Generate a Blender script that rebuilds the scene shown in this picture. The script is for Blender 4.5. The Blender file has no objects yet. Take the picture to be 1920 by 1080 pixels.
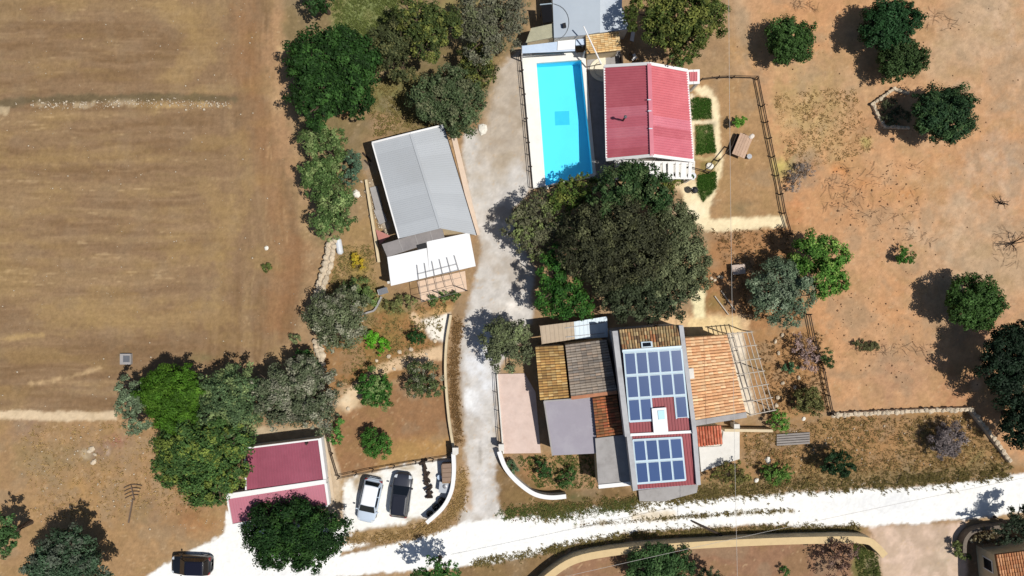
import bpy, math, random
import numpy as np
from mathutils import Vector

random.seed(7)
rng = np.random.default_rng(11)
scene = bpy.context.scene
COL = scene.collection

# ------------------------------------------------------------------ camera
H = 64.0                      # flying height of the camera, metres
MPP = 0.05                    # metres on the ground for one photo pixel
cam_d = bpy.data.cameras.new("camera")
cam_d.sensor_width = 36.0
cam_d.lens = 24.0
cam_d.clip_end = 3000.0
cam = bpy.data.objects.new("camera", cam_d)
cam.location = (0, 0, H)
cam.rotation_euler = (0, 0, 0)
COL.objects.link(cam)
scene.camera = cam

# ------------------------------------------------------------------ sky and sun
SUN_EL, SUN_AZ = math.radians(63), math.radians(-21)
world = bpy.data.worlds.new("World")
scene.world = world
world.use_nodes = True
nt = world.node_tree
bg = nt.nodes["Background"]
sky = nt.nodes.new("ShaderNodeTexSky")
sky.sky_type = 'NISHITA'
sky.sun_disc = False
sky.sun_elevation = SUN_EL
sky.sun_rotation = math.radians(90) - SUN_AZ
nt.links.new(sky.outputs[0], bg.inputs[0])
bg.inputs[1].default_value = 0.065
sun_d = bpy.data.lights.new("sun", 'SUN')
sun_d.energy = 4.6
sun_d.angle = math.radians(0.53)
sun_d.color = (1.0, 0.965, 0.9)
sun = bpy.data.objects.new("sun", sun_d)
sv = Vector((math.cos(SUN_EL)*math.cos(SUN_AZ), math.cos(SUN_EL)*math.sin(SUN_AZ), math.sin(SUN_EL)))
sun.rotation_euler = (-sv).to_track_quat('-Z', 'Y').to_euler()
sun.location = sv*100
COL.objects.link(sun)
scene.view_settings.view_transform = 'Standard'
scene.view_settings.look = 'None'
scene.view_settings.gamma = 1.0
scene.view_settings.exposure = 0.1
K = 1.45                      # sunlit radiance of a white surface in this light

# ------------------------------------------------------------------ helpers
def P(x, y, z=0.0):
    s = MPP*(H-z)/H
    return Vector(((x-960)*s, (540-y)*s, z))

def lin(c):
    c = c/255.0
    return c/12.92 if c <= 0.04045 else ((c+0.055)/1.055)**2.4

def S(r, g, b, k=None):
    k = K if k is None else k
    return tuple(min(0.86, lin(v)/k) for v in (r, g, b))

def props(o, label=None, cat=None, group=None, kind=None):
    if label: o["label"] = label
    if cat: o["category"] = cat
    if group: o["group"] = group
    if kind: o["kind"] = kind
    return o

def E(name, label, cat, loc, group=None):
    o = bpy.data.objects.new(name, None)
    o.empty_display_size = 0.3
    o.location = Vector(loc)
    COL.objects.link(o)
    return props(o, label, cat, group)

def origin_of(o):
    v = Vector((0, 0, 0))
    while o is not None:
        v = v + o.location
        o = o.parent
    return v

def M(name, verts, faces, mat, parent=None, smooth=False, cols=None):
    V = np.array([tuple(v) for v in verts], dtype=np.float64)
    if parent is not None:
        org = np.array(origin_of(parent)); loc = Vector((0, 0, 0))
    else:
        org = np.array([(V[:, 0].min()+V[:, 0].max())/2, (V[:, 1].min()+V[:, 1].max())/2, V[:, 2].min()])
        loc = Vector(org)
    me = bpy.data.meshes.new(name)
    me.from_pydata([tuple(v) for v in (V-org)], [], faces)
    if cols is not None:
        a = me.color_attributes.new("col", 'FLOAT_COLOR', 'POINT')
        c = np.ones((len(V), 4), dtype=np.float32); c[:, :3] = np.array(cols)[:, :3]
        a.data.foreach_set("color", c.ravel())
    if smooth:
        me.polygons.foreach_set("use_smooth", [True]*len(me.polygons))
    me.materials.append(mat)
    o = bpy.data.objects.new(name, me)
    o.location = loc
    COL.objects.link(o)
    if parent is not None:
        o.parent = parent
    return o

def quads_np(name, V, F, mat, parent=None, cols=None, smooth=False, org=None):
    """big mesh of quads from numpy arrays"""
    me = bpy.data.meshes.new(name)
    o0 = np.zeros(3) if org is None else np.array(org)
    n, m = len(V), len(F)
    k = F.shape[1]
    me.vertices.add(n); me.loops.add(m*k); me.polygons.add(m)
    me.vertices.foreach_set("co", (V-o0).astype(np.float32).ravel())
    me.loops.foreach_set("vertex_index", F.astype(np.int32).ravel())
    me.polygons.foreach_set("loop_start", np.arange(0, m*k, k, dtype=np.int32))
    me.polygons.foreach_set("loop_total", np.full(m, k, dtype=np.int32))
    if smooth:
        me.polygons.foreach_set("use_smooth", np.ones(m, dtype=bool))
    me.update(calc_edges=True)
    if cols is not None:
        a = me.color_attributes.new("col", 'FLOAT_COLOR', 'POINT')
        c = np.ones((n, 4), dtype=np.float32); c[:, :3] = cols
        a.data.foreach_set("color", c.ravel())
    me.materials.append(mat)
    o = bpy.data.objects.new(name, me)
    COL.objects.link(o)
    if parent is not None:
        o.parent = parent
    else:
        o.location = Vector(o0)
    return o

class MB:
    """collects hexahedra, tubes ... and links them as one mesh"""
    def __init__(s): s.v, s.f = [], []
    def hexa(s, b, t):
        n = len(s.v); s.v += [Vector(p) for p in b] + [Vector(p) for p in t]
        s.f += [(n+3, n+2, n+1, n), (n+4, n+5, n+6, n+7)] + [(n+i, n+(i+1) % 4, n+4+(i+1) % 4, n+4+i) for i in range(4)]
        return s
    def box(s, c, d, rz=0.0):
        c = Vector(c); ca, sa = math.cos(rz), math.sin(rz)
        def q(x, y, z): return c+Vector((x*ca-y*sa, x*sa+y*ca, z))
        x, y, z = d[0]/2, d[1]/2, d[2]/2
        return s.hexa([q(-x, -y, -z), q(x, -y, -z), q(x, y, -z), q(-x, y, -z)], [q(-x, -y, z), q(x, -y, z), q(x, y, z), q(-x, y, z)])
    def prism(s, poly, z0, z1):
        n = len(s.v); k = len(poly)
        s.v += [Vector((p[0], p[1], z0)) for p in poly] + [Vector((p[0], p[1], z1)) for p in poly]
        s.f += [tuple(reversed(range(n, n+k))), tuple(range(n+k, n+2*k))] + [(n+i, n+(i+1) % k, n+k+(i+1) % k, n+k+i) for i in range(k)]
        return s
    def slab(s, q, t):
        """four corner points on top, thickness t downwards"""
        return s.hexa([Vector(p)-Vector((0, 0, t)) for p in q], q)
    def tube(s, pts, rad, k=6, caps=True):
        pts = [Vector(p) for p in pts]
        if not hasattr(rad, '__len__'): rad = [rad]*len(pts)
        n0 = len(s.v)
        for i, p in enumerate(pts):
            d = (pts[min(i+1, len(pts)-1)]-pts[max(i-1, 0)]).normalized()
            a = d.cross(Vector((0, 0, 1)))
            if a.length < 1e-3: a = d.cross(Vector((1, 0, 0)))
            a.normalize(); b = d.cross(a)
            for j in range(k):
                t = 2*math.pi*j/k
                s.v.append(p+(a*math.cos(t)+b*math.sin(t))*rad[i])
        for i in range(len(pts)-1):
            for j in range(k):
                s.f.append((n0+i*k+j, n0+i*k+(j+1) % k, n0+(i+1)*k+(j+1) % k, n0+(i+1)*k+j))
        if caps:
            s.f.append(tuple(reversed(range(n0, n0+k)))); e = n0+(len(pts)-1)*k
            s.f.append(tuple(range(e, e+k)))
        return s
    def bar(s, a, b, w, h):
        """rectangular bar from a to b"""
        a, b = Vector(a), Vector(b)
        d = (b-a).normalized(); l = d.cross(Vector((0, 0, 1)))
        if l.length < 1e-3: l = Vector((1, 0, 0))
        l.normalize(); u = l.cross(d)
        l, u = l*(w/2), u*(h/2)
        return s.hexa([a-l-u, a+l-u, b+l-u, b-l-u], [a-l+u, a+l+u, b+l+u, b-l+u])
    def lathe(s, c, prof, k=12):
        """prof: (radius, z) pairs from bottom to top, around c"""
        n0 = len(s.v); c = Vector(c)
        for r, z in prof:
            for j in range(k):
                t = 2*math.pi*j/k
                s.v.append(c+Vector((r*math.cos(t), r*math.sin(t), z)))
        for i in range(len(prof)-1):
            for j in range(k):
                s.f.append((n0+i*k+j, n0+i*k+(j+1) % k, n0+(i+1)*k+(j+1) % k, n0+(i+1)*k+j))
        s.f.append(tuple(reversed(range(n0, n0+k)))); e = n0+(len(prof)-1)*k
        s.f.append(tuple(range(e, e+k)))
        return s
    def rock(s, c, r, seed, flat=0.6):
        rr = random.Random(seed); n0 = len(s.v); c = Vector(c)
        rings = [(0.75, -0.25), (1.0, 0.15), (0.8, 0.62), (0.4, 0.9)]
        k = 7; ph = rr.random()*6; el = rr.uniform(0.65, 1.0)
        for a, z in rings:
            for j in range(k):
                t = 2*math.pi*j/k; q = a*rr.uniform(0.8, 1.15)*r
                x, y = q*math.cos(t), q*math.sin(t)*el
                s.v.append(c+Vector((x*math.cos(ph)-y*math.sin(ph), x*math.sin(ph)+y*math.cos(ph), z*r*flat*rr.uniform(0.85, 1.15))))
        for i in range(3):
            for j in range(k):
                s.f.append((n0+i*k+j, n0+i*k+(j+1) % k, n0+(i+1)*k+(j+1) % k, n0+(i+1)*k+j))
        s.f.append(tuple(range(n0+3*k, n0+4*k)))
        return s
    def build(s, name, mat, parent=None, smooth=False, cols=None):
        return M(name, s.v, s.f, mat, parent, smooth, cols)

def inset(q, d):
    """move quad corners towards the middle by d metres along both neighbours"""
    out = []
    n = len(q)
    for i in range(n):
        p = Vector(q[i]); a = (Vector(q[(i+1) % n])-p); b = (Vector(q[(i-1) % n])-p)
        a.z = b.z = 0
        out.append(p+a.normalized()*d+b.normalized()*d)
    return out

def bil(q, u, v):
    """q = (u0v0, u1v0, u1v1, u0v1)"""
    return (q[0]*(1-u)+q[1]*u)*(1-v)+(q[3]*(1-u)+q[2]*u)*v

# ------------------------------------------------------------------ noise on numpy arrays
def _hash(ix, iy, seed):
    h = (ix.astype(np.int64)*374761393+iy.astype(np.int64)*668265263+seed*144665123) & 0xffffffff
    h = ((h ^ (h >> 13))*1274126177) & 0xffffffff
    h = ((h ^ (h >> 16))*2246822519) & 0xffffffff
    return ((h ^ (h >> 15)) & 0xffffff)/float(0xffffff)

def vnoise(x, y, seed=0):
    ix, iy = np.floor(x), np.floor(y)
    fx, fy = x-ix, y-iy
    fx = fx*fx*(3-2*fx); fy = fy*fy*(3-2*fy)
    a = _hash(ix, iy, seed); b = _hash(ix+1, iy, seed); c = _hash(ix, iy+1, seed); d = _hash(ix+1, iy+1, seed)
    return (a*(1-fx)+b*fx)*(1-fy)+(c*(1-fx)+d*fx)*fy

def fbm(x, y, seed=0, octv=4, gain=0.5):
    s = 0; a = 1.0; t = 0
    for i in range(octv):
        s = s+a*vnoise(x*(2.03**i)+i*17.3, y*(2.03**i)-i*9.1, seed+i*7); t += a; a *= gain
    return s/t

def sstep(a, b, x):
    t = np.clip((x-a)/(b-a), 0, 1)
    return t*t*(3-2*t)

def seg_dist(px, py, a, b):
    ax, ay = a; bx, by = b
    dx, dy = bx-ax, by-ay
    t = np.clip(((px-ax)*dx+(py-ay)*dy)/max(dx*dx+dy*dy, 1e-9), 0, 1)
    return np.hypot(px-ax-t*dx, py-ay-t*dy)

def poly_sd(px, py, poly):
    """signed distance, positive inside"""
    d = np.full(px.shape, 1e9); ins = np.zeros(px.shape, bool)
    n = len(poly)
    for i in range(n):
        a, b = poly[i], poly[(i+1) % n]
        d = np.minimum(d, seg_dist(px, py, a, b))
        c = ((a[1] > py) != (b[1] > py))
        with np.errstate(divide='ignore', invalid='ignore'):
            xi = (b[0]-a[0])*(py-a[1])/(b[1]-a[1] if b[1] != a[1] else 1e-9)+a[0]
        ins ^= c & (px < xi)
    return np.where(ins, d, -d)

def line_d(px, py, pts):
    d = np.full(px.shape, 1e9)
    for a, b in zip(pts[:-1], pts[1:]):
        d = np.minimum(d, seg_dist(px, py, a, b))
    return d

# ------------------------------------------------------------------ materials
MATS = {}
def mat(name, rgb=None, rough=0.8, var=0.18, scale=2.0, bump=0.15, bscale=30.0, metal=0.0, spec=0.3, vcol=False,
        rnd=0.0, stain=None, stain_amt=0.5, stain_scale=0.8, coat=0.0):
    if name in MATS: return MATS[name]
    m = bpy.data.materials.new(name); m.use_nodes = True
    t = m.node_tree; N = t.nodes; L = t.links
    b = N["Principled BSDF"]
    b.inputs["Roughness"].default_value = rough
    b.inputs["Metallic"].default_value = metal
    b.inputs["Specular IOR Level"].default_value = spec
    b.inputs["Coat Weight"].default_value = coat
    geo = N.new("ShaderNodeNewGeometry")
    if vcol:
        c = N.new("ShaderNodeAttribute"); c.attribute_name = "col"; cout = c.outputs["Color"]
    else:
        c = N.new("ShaderNodeRGB"); c.outputs[0].default_value = (*rgb, 1); cout = c.outputs[0]
    if stain is not None:
        ns = N.new("ShaderNodeTexNoise"); ns.inputs["Scale"].default_value = stain_scale; ns.inputs["Detail"].default_value = 6
        ns.inputs["Roughness"].default_value = 0.65
        L.new(geo.outputs["Position"], ns.inputs["Vector"])
        rp = N.new("ShaderNodeMapRange"); rp.inputs["From Min"].default_value = 0.48; rp.inputs["From Max"].default_value = 0.72
        rp.inputs["To Max"].default_value = stain_amt
        L.new(ns.outputs["Fac"], rp.inputs["Value"])
        mx = N.new("ShaderNodeMix"); mx.data_type = 'RGBA'
        L.new(rp.outputs[0], mx.inputs["Factor"]); L.new(cout, mx.inputs["A"]); mx.inputs["B"].default_value = (*stain, 1)
        cout = mx.outputs["Result"]
    n1 = N.new("ShaderNodeTexNoise"); n1.inputs["Scale"].default_value = scale; n1.inputs["Detail"].default_value = 8
    n1.inputs["Roughness"].default_value = 0.7
    L.new(geo.outputs["Position"], n1.inputs["Vector"])
    mr = N.new("ShaderNodeMapRange"); mr.inputs["From Min"].default_value = 0.25; mr.inputs["From Max"].default_value = 0.75
    mr.inputs["To Min"].default_value = 1-var; mr.inputs["To Max"].default_value = 1+var
    L.new(n1.outputs["Fac"], mr.inputs["Value"])
    fac = mr.outputs[0]
    if rnd:
        oi = N.new("ShaderNodeObjectInfo")
        r2 = N.new("ShaderNodeMapRange"); r2.inputs["To Min"].default_value = 1-rnd; r2.inputs["To Max"].default_value = 1+rnd
        L.new(oi.outputs["Random"], r2.inputs["Value"])
        mm = N.new("ShaderNodeMath"); mm.operation = 'MULTIPLY'
        L.new(fac, mm.inputs[0]); L.new(r2.outputs[0], mm.inputs[1]); fac = mm.outputs[0]
    hs = N.new("ShaderNodeHueSaturation")
    L.new(fac, hs.inputs["Value"]); L.new(cout, hs.inputs["Color"])
    L.new(hs.outputs[0], b.inputs["Base Color"])
    if bump:
        n2 = N.new("ShaderNodeTexNoise"); n2.inputs["Scale"].default_value = bscale; n2.inputs["Detail"].default_value = 5
        L.new(geo.outputs["Position"], n2.inputs["Vector"])
        bp = N.new("ShaderNodeBump"); bp.inputs["Strength"].default_value = bump; bp.inputs["Distance"].default_value = 0.05
        L.new(n2.outputs["Fac"], bp.inputs["Height"]); L.new(bp.outputs[0], b.inputs["Normal"])
    MATS[name] = m
    return m

def leaf_mat():
    m = bpy.data.materials.new("leaves"); m.use_nodes = True
    t = m.node_tree; N = t.nodes; L = t.links
    b = N["Principled BSDF"]; out = N["Material Output"]
    b.inputs["Roughness"].default_value = 0.65; b.inputs["Specular IOR Level"].default_value = 0.14
    c = N.new("ShaderNodeAttribute"); c.attribute_name = "col"
    L.new(c.outputs["Color"], b.inputs["Base Color"])
    tr = N.new("ShaderNodeBsdfTranslucent")
    L.new(c.outputs["Color"], tr.inputs["Color"])
    mx = N.new("ShaderNodeMixShader"); mx.inputs[0].default_value = 0.18
    L.new(b.outputs[0], mx.inputs[1]); L.new(tr.outputs[0], mx.inputs[2]); L.new(mx.outputs[0], out.inputs["Surface"])
    return m
LEAF = leaf_mat()

def water_mat():
    m = bpy.data.materials.new("pool_water"); m.use_nodes = True
    t = m.node_tree; N = t.nodes; L = t.links
    N.remove(N["Principled BSDF"]); out = N["Material Output"]
    tr = N.new("ShaderNodeBsdfTransparent"); tr.inputs[0].default_value = (0.62, 0.93, 0.99, 1)
    gl = N.new("ShaderNodeBsdfGlossy"); gl.inputs["Roughness"].default_value = 0.04
    fr = N.new("ShaderNodeFresnel"); fr.inputs[0].default_value = 1.33
    geo = N.new("ShaderNodeNewGeometry")
    n2 = N.new("ShaderNodeTexNoise"); n2.inputs["Scale"].default_value = 3.2; n2.inputs["Detail"].default_value = 4
    L.new(geo.outputs["Position"], n2.inputs["Vector"])
    bp = N.new("ShaderNodeBump"); bp.inputs["Strength"].default_value = 0.12; bp.inputs["Distance"].default_value = 0.05
    L.new(n2.outputs["Fac"], bp.inputs["Height"])
    L.new(bp.outputs[0], gl.inputs["Normal"]); L.new(bp.outputs[0], fr.inputs["Normal"])
    mx = N.new("ShaderNodeMixShader")
    L.new(fr.outputs[0], mx.inputs[0]); L.new(tr.outputs[0], mx.inputs[1]); L.new(gl.outputs[0], mx.inputs[2])
    L.new(mx.outputs[0], out.inputs["Surface"])
    return m

SOIL = mat("soil", vcol=True, rough=0.95, var=0.2, scale=2.3, bump=0.5, bscale=7.0, spec=0.1)
GRAVEL = mat("gravel", vcol=True, rough=0.95, var=0.08, scale=2.2, bump=0.16, bscale=12.0, spec=0.1)
ROCK = mat("limestone", S(214, 196, 170), rough=0.9, var=0.22, scale=5, bump=0.5, bscale=12, rnd=0.12)
WALLW = mat("whitewash", S(236, 232, 224), rough=0.85, var=0.07, scale=1.2, bump=0.1, stain=S(190, 180, 165), stain_amt=0.35)
WALLC = mat("cream_render", S(226, 206, 170), rough=0.9, var=0.1, scale=1.5, bump=0.15, stain=S(160, 140, 115), stain_amt=0.4)
FASCIA = mat("white_trim", S(250, 248, 246), rough=0.6, var=0.05, bump=0.03)
CONC = mat("concrete", S(172, 168, 166), rough=0.9, var=0.12, scale=1.1, bump=0.15, stain=S(130, 124, 120), stain_amt=0.5)
CONCD = mat("rough_concrete", S(150, 144, 142), rough=0.9, var=0.16, scale=0.9, bump=0.2, stain=S(112, 108, 110), stain_amt=0.5)
WOOD = mat("weathered_wood", S(150, 124, 98), rough=0.85, var=0.25, scale=6, bump=0.2, rnd=0.2)
WOODD = mat("dark_wood", S(62, 50, 42), rough=0.85, var=0.25, scale=6, bump=0.2, rnd=0.2)
BARK = mat("bark", S(96, 80, 66), rough=0.95, var=0.3, scale=6, bump=0.5)
REDM = mat("red_sheet_metal", S(183, 82, 100), rough=0.45, var=0.08, scale=0.9, bump=0.04, rnd=0.16, spec=0.4, stain=S(196, 112, 122), stain_amt=0.35, stain_scale=0.35)
REDG = mat("maroon_sheet_metal", S(156, 80, 98), rough=0.5, var=0.12, scale=0.9, bump=0.04, rnd=0.05, spec=0.35, stain=S(172, 98, 116), stain_amt=0.4, stain_scale=0.3)
REDL = mat("pink_sheet_metal", S(198, 126, 142), rough=0.5, var=0.1, scale=1.2, bump=0.04, rnd=0.06, spec=0.35, stain=S(180, 104, 120), stain_amt=0.4, stain_scale=0.6)
REDS = mat("dark_red_sheet_metal", S(150, 58, 66), rough=0.5, var=0.14, scale=1.4, bump=0.05, rnd=0.10, spec=0.35)
GREYM = mat("grey_sheet_metal", S(188, 192, 196), rough=0.45, var=0.05, scale=0.5, bump=0.02, rnd=0.05, spec=0.4, stain=S(160, 160, 158), stain_amt=0.35, stain_scale=0.25)
TILE = mat("clay_tile", vcol=True, rough=0.9, var=0.18, scale=5, bump=0.25, bscale=18)
STEEL = mat("steel", S(150, 152, 156), rough=0.4, var=0.08, metal=0.6)
BLACK = mat("black_plastic", S(34, 33, 36), rough=0.5, var=0.15)
HARROW = mat("dusty_iron", S(112, 94, 80), rough=0.8, var=0.2)
LIGHTIRON = mat("grey_steel_bars", S(132, 124, 116), rough=0.6, var=0.1)
IRON = mat("rusty_iron", S(70, 56, 48), rough=0.7, var=0.3, scale=8)
GLASSD = mat("dark_glass", S(26, 30, 36), rough=0.08, var=0.02, bump=0, spec=0.6)
CELL = mat("solar_cells", S(58, 86, 136), rough=0.28, var=0.04, scale=0.6, bump=0, spec=0.35, rnd=0.07)
ALU = mat("aluminium_frame", S(214, 232, 242), rough=0.4, var=0.04, bump=0)
PINK = mat("pink_pavers", S(226, 202, 190), rough=0.9, var=0.1, scale=1.4, bump=0.15, stain=S(196, 166, 150), stain_amt=0.4)
# ================================================================== GROUND
XR, YR, STEP = 55.0, 33.0, 0.15
nx, ny = int(2*XR/STEP)+1, int(2*YR/STEP)+1
gx = np.linspace(-XR, XR, nx); gy = np.linspace(-YR, YR, ny)
GX, GY = np.meshgrid(gx, gy)
PX, PY = 960+GX/MPP, 540-GY/MPP
C = np.zeros(GX.shape+(3,))
C[:] = S(172, 141, 106)

def mixc(mask, rgb):
    m = mask[..., None]
    C[:] = C*(1-m)+np.array(rgb)*m

NW1 = fbm(PX*0.035, PY*0.035, 3, 4)-0.5
NW2 = fbm(PX*0.12, PY*0.12, 5, 3)-0.5
NW3 = fbm(PX*0.4, PY*0.4, 6, 2)-0.5
NMID = fbm(PX*0.012, PY*0.012, 8, 5)-0.5
NPAT = fbm(PX*0.055, PY*0.055, 9, 4)-0.5

def window(x0, x1, y0, y1, pad):
    i0 = int(max(0, ((x0-pad-960)*MPP+XR)/STEP)); i1 = int(min(nx, ((x1+pad-960)*MPP+XR)/STEP+2))
    j0 = int(max(0, ((540-y1-pad)*MPP+YR)/STEP)); j1 = int(min(ny, ((540-y0+pad)*MPP+YR)/STEP+2))
    return (slice(j0, max(j0, j1)), slice(i0, max(i0, i1)))

def wmix(w, m, rgb):
    m = m[..., None]
    C[w] = C[w]*(1-m)+np.array(rgb)*m

def paint(poly, rgb, feather=8, amp=14, op=1.0, fine=8, tex=0.0):
    xs = [p[0] for p in poly]; ys = [p[1] for p in poly]
    w = window(min(xs), max(xs), min(ys), max(ys), feather+amp+fine+2)
    sd = poly_sd(PX[w], PY[w], poly)+NW1[w]*2*amp+NW2[w]*2*fine+NW3[w]*3
    m = sstep(-feather, feather, sd)*op
    if tex: m = m*np.clip(0.5+tex*NPAT[w]*5, 0, 1)
    wmix(w, m, rgb)

def stroke(pts, wd, rgb, feather=4, amp=5, op=1.0, fine=4, tex=0.0):
    xs = [p[0] for p in pts]; ys = [p[1] for p in pts]
    w = window(min(xs), max(xs), min(ys), max(ys), wd/2+feather+amp+fine+2)
    sd = wd/2-line_d(PX[w], PY[w], pts)+NW1[w]*2*amp+NW2[w]*2*fine+NW3[w]*3
    m = sstep(-feather, feather, sd)*op
    if tex: m = m*np.clip(0.5+tex*NPAT[w]*5, 0, 1)
    wmix(w, m, rgb)

def blob(x, y, r, rgb, op=0.6, ry=None, tex=0.0, sharp=0.0):
    ry = ry or r
    w = window(x-r*1.5, x+r*1.5, y-ry*1.5, y+ry*1.5, 2)
    d = np.hypot((PX[w]-x)/r, (PY[w]-y)/ry)+NW1[w]*1.3+NW2[w]*0.8+NW3[w]*0.3
    m = (1-sstep(sharp, 1.25, d))*op*np.clip(0.75+(NPAT[w]+NW2[w])*(1.2+2*tex), 0, 1.2)
    wmix(w, np.clip(m, 0, 1), rgb)

# broad dry-earth variation everywhere
mixc(sstep(0.05, 0.28, NMID)*0.5, S(188, 160, 120))
mixc(sstep(0.05, 0.28, -NMID)*0.5, S(150, 118, 86))

# --- tilled field on the west side
FIELD = [(-140, -120), (505, -120), (512, 60), (528, 140), (545, 250), (560, 430), (575, 520), (560, 620), (480, 680), (330, 690), (215, 775), (-140, 775)]
fm = sstep(-10, 10, poly_sd(PX, PY, FIELD)+NW1*16)
mixc(fm, S(146, 118, 89))
wob = (fbm(PX*0.008, PY*0.008, 25, 3)-0.5)*60
bend = sstep(345, 500, PX+wob*1.6+NW1*70+np.abs(PY-340)*0.06)            # headland: the tractor turned and drove along the edge
dh = PY+wob*0.35+NW1*6; dv = PX+wob*0.35+NW1*6
def streak(f, a, seed, o):
    return (fbm(dh*f, PX*a, seed, o)-0.5)*(1-bend)+(fbm(dv*f, PY*a, seed+50, o)-0.5)*bend
st1 = streak(0.06, 0.005, 21, 4)
st2 = streak(0.2, 0.014, 22, 3)
st3 = streak(0.45, 0.04, 23, 2)
mixc(fm*sstep(0.0, 0.22, st1)*0.5, S(164, 136, 99))
mixc(fm*sstep(0.0, 0.22, -st1)*0.6, S(130, 102, 72))
mixc(fm*sstep(0.08, 0.3, st2)*0.35, S(174, 144, 110))
mixc(fm*sstep(0.08, 0.3, -st2)*0.35, S(126, 99, 70))
mixc(fm*sstep(0.2, 0.36, st3)*sstep(0.0, 0.2, st1+NW1*0.4)*0.6, S(198, 168, 128))
mixc(fm*sstep(0.05, 0.25, fbm(PX*0.01, PY*0.03, 31, 3)-0.5)*0.3, S(172, 142, 92))
# yellow stubble arcs at the headland
for pts, w in (([(300, 0), (360, 60), (380, 100), (340, 140)], 46), ([(430, 170), (380, 172), (300, 196)], 14), ([(395, 360), (425, 410), (405, 470), (330, 470)], 34),
               ([(455, 260), (465, 340), (450, 420)], 22), ([(420, 480), (410, 560)], 26), ([(90, 590), (260, 605), (420, 590)], 44), ([(90, 300), (260, 285), (0, 300)], 24)):
    stroke(pts, w, S(176, 146, 98), 16, 18, 0.42, 14)
stroke([(60, 720), (140, 705), (190, 690)], 6, S(212, 180, 136), 4, 5, 0.7)
stroke([(0, 636), (80, 628)], 7, S(196, 164, 112), 4, 4, 0.6)
# rocky balk across the field
stroke([(-10, 196), (60, 188), (180, 184), (320, 182), (440, 186)], 14, S(102, 92, 68), 4, 5, 0.75, 4)
stroke([(65, 198), (110, 194), (160, 198), (235, 190), (250, 196)], 8, S(200, 178, 144), 4, 6, 0.75, 7, 0.8)
stroke([(295, 200), (345, 196), (430, 198)], 8, S(200, 168, 118), 3, 5, 0.7, 5, 0.6)
stroke([(-10, 205), (12, 208)], 12, S(204, 182, 146), 3, 3, 0.8)
# red earth strip beside the field
stroke([(470, -90), (455, 90), (490, 230), (520, 380), (540, 500), (510, 610)], 46, S(164, 120, 82), 22, 20, 0.42, 10)
stroke([(520, 30), (520, 150), (530, 260), (548, 330)], 30, S(190, 150, 112), 12, 14, 0.6, 8)
stroke([(555, 470), (530, 600)], 46, S(150, 110, 76), 16, 16, 0.45, 8)
blob(530, 95, 14, S(224, 188, 140), 0.8)
blob(520, 190, 16, S(206, 170, 130), 0.7, 36)

# --- ground under the western trees and garden
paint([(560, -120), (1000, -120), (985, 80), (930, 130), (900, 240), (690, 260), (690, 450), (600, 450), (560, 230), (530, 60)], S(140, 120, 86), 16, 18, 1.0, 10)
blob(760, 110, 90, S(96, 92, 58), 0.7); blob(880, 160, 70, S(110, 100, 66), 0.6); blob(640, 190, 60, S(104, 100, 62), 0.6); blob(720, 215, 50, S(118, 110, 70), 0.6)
paint([(620, 10), (720, -40), (760, 30), (720, 110), (680, 130), (630, 70)], S(122, 132, 84), 14, 12, 0.95, 8)
blob(680, 20, 55, S(140, 150, 96), 0.6)
paint([(690, 160), (780, 140), (860, 150), (800, 230), (700, 220)], S(124, 120, 76), 14, 14, 0.85, 8)
blob(860, 5, 50, S(160, 156, 96), 0.6); blob(890, 70, 40, S(150, 140, 92), 0.6)
blob(655, 205, 26, S(170, 120, 76), 0.8); blob(880, 256, 26, S(160, 124, 90), 0.7)
paint([(690, 210), (760, 220), (740, 250), (700, 260)], S(168, 134, 100), 10, 10, 0.8)
# strip west of the grey house
paint([(640, 450), (690, 300), (705, 300), (745, 450), (720, 560), (690, 600), (600, 580), (610, 470)], S(166, 136, 96), 10, 12, 1.0, 8)
blob(670, 495, 24, S(172, 148, 52), 0.85, 34); blob(665, 540, 40, S(112, 118, 66), 0.7)
stroke([(690, 300), (712, 400), (724, 460)], 22, S(150, 146, 140), 5, 6, 0.75, 8, 0.6)
stroke([(702, 340), (722, 440)], 8, S(206, 200, 192), 3, 5, 0.8, 6, 0.6)
# --- garden between field and drive
paint([(690, 580), (860, 560), (870, 590), (840, 620), (830, 660), (650, 770), (600, 720), (600, 650), (640, 600)], S(158, 118, 76), 10, 12, 1.0, 8)
blob(690, 560, 60, S(112, 124, 74), 0.7, 34); blob(745, 580, 34, S(134, 126, 76), 0.7, 20)
blob(715, 640, 50, S(132, 120, 66), 0.6)
paint([(650, 770), (835, 660), (852, 840), (846, 858), (636, 893), (612, 800)], S(156, 118, 84), 6, 6, 1.0, 4)
paint([(740, 830), (845, 815), (846, 856), (700, 882)], S(184, 144, 92), 16, 8, 0.9, 4)
# bed and path
GPATH = [(838, 645), (842, 672), (790, 680), (730, 698), (690, 720), (668, 760), (650, 775), (634, 760), (655, 725), (700, 690), (760, 665)]
paint(GPATH, S(226, 194, 156), 4, 3, 1.0, 3)
blob(655, 748, 24, S(248, 236, 206), 0.9)
paint([(784, 598), (846, 582), (842, 640), (812, 640)], S(250, 242, 228), 4, 4, 1.0, 4)
paint([(766, 590), (870, 566), (868, 580), (780, 602)], S(204, 164, 112), 4, 3, 0.95, 3)
stroke([(775, 590), (790, 612)], 12, S(226, 196, 160), 4, 3)

# --- verge on both sides of the drive
stroke([(862, 580), (850, 660), (858, 760), (862, 850), (866, 930), (830, 985), (760, 1005), (660, 1030)], 30, S(160, 132, 100), 5, 5, 1.0, 6)
stroke([(853, 620), (846, 700), (854, 800)], 8, S(120, 100, 76), 3, 3, 0.6, 4, 0.5)

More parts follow.
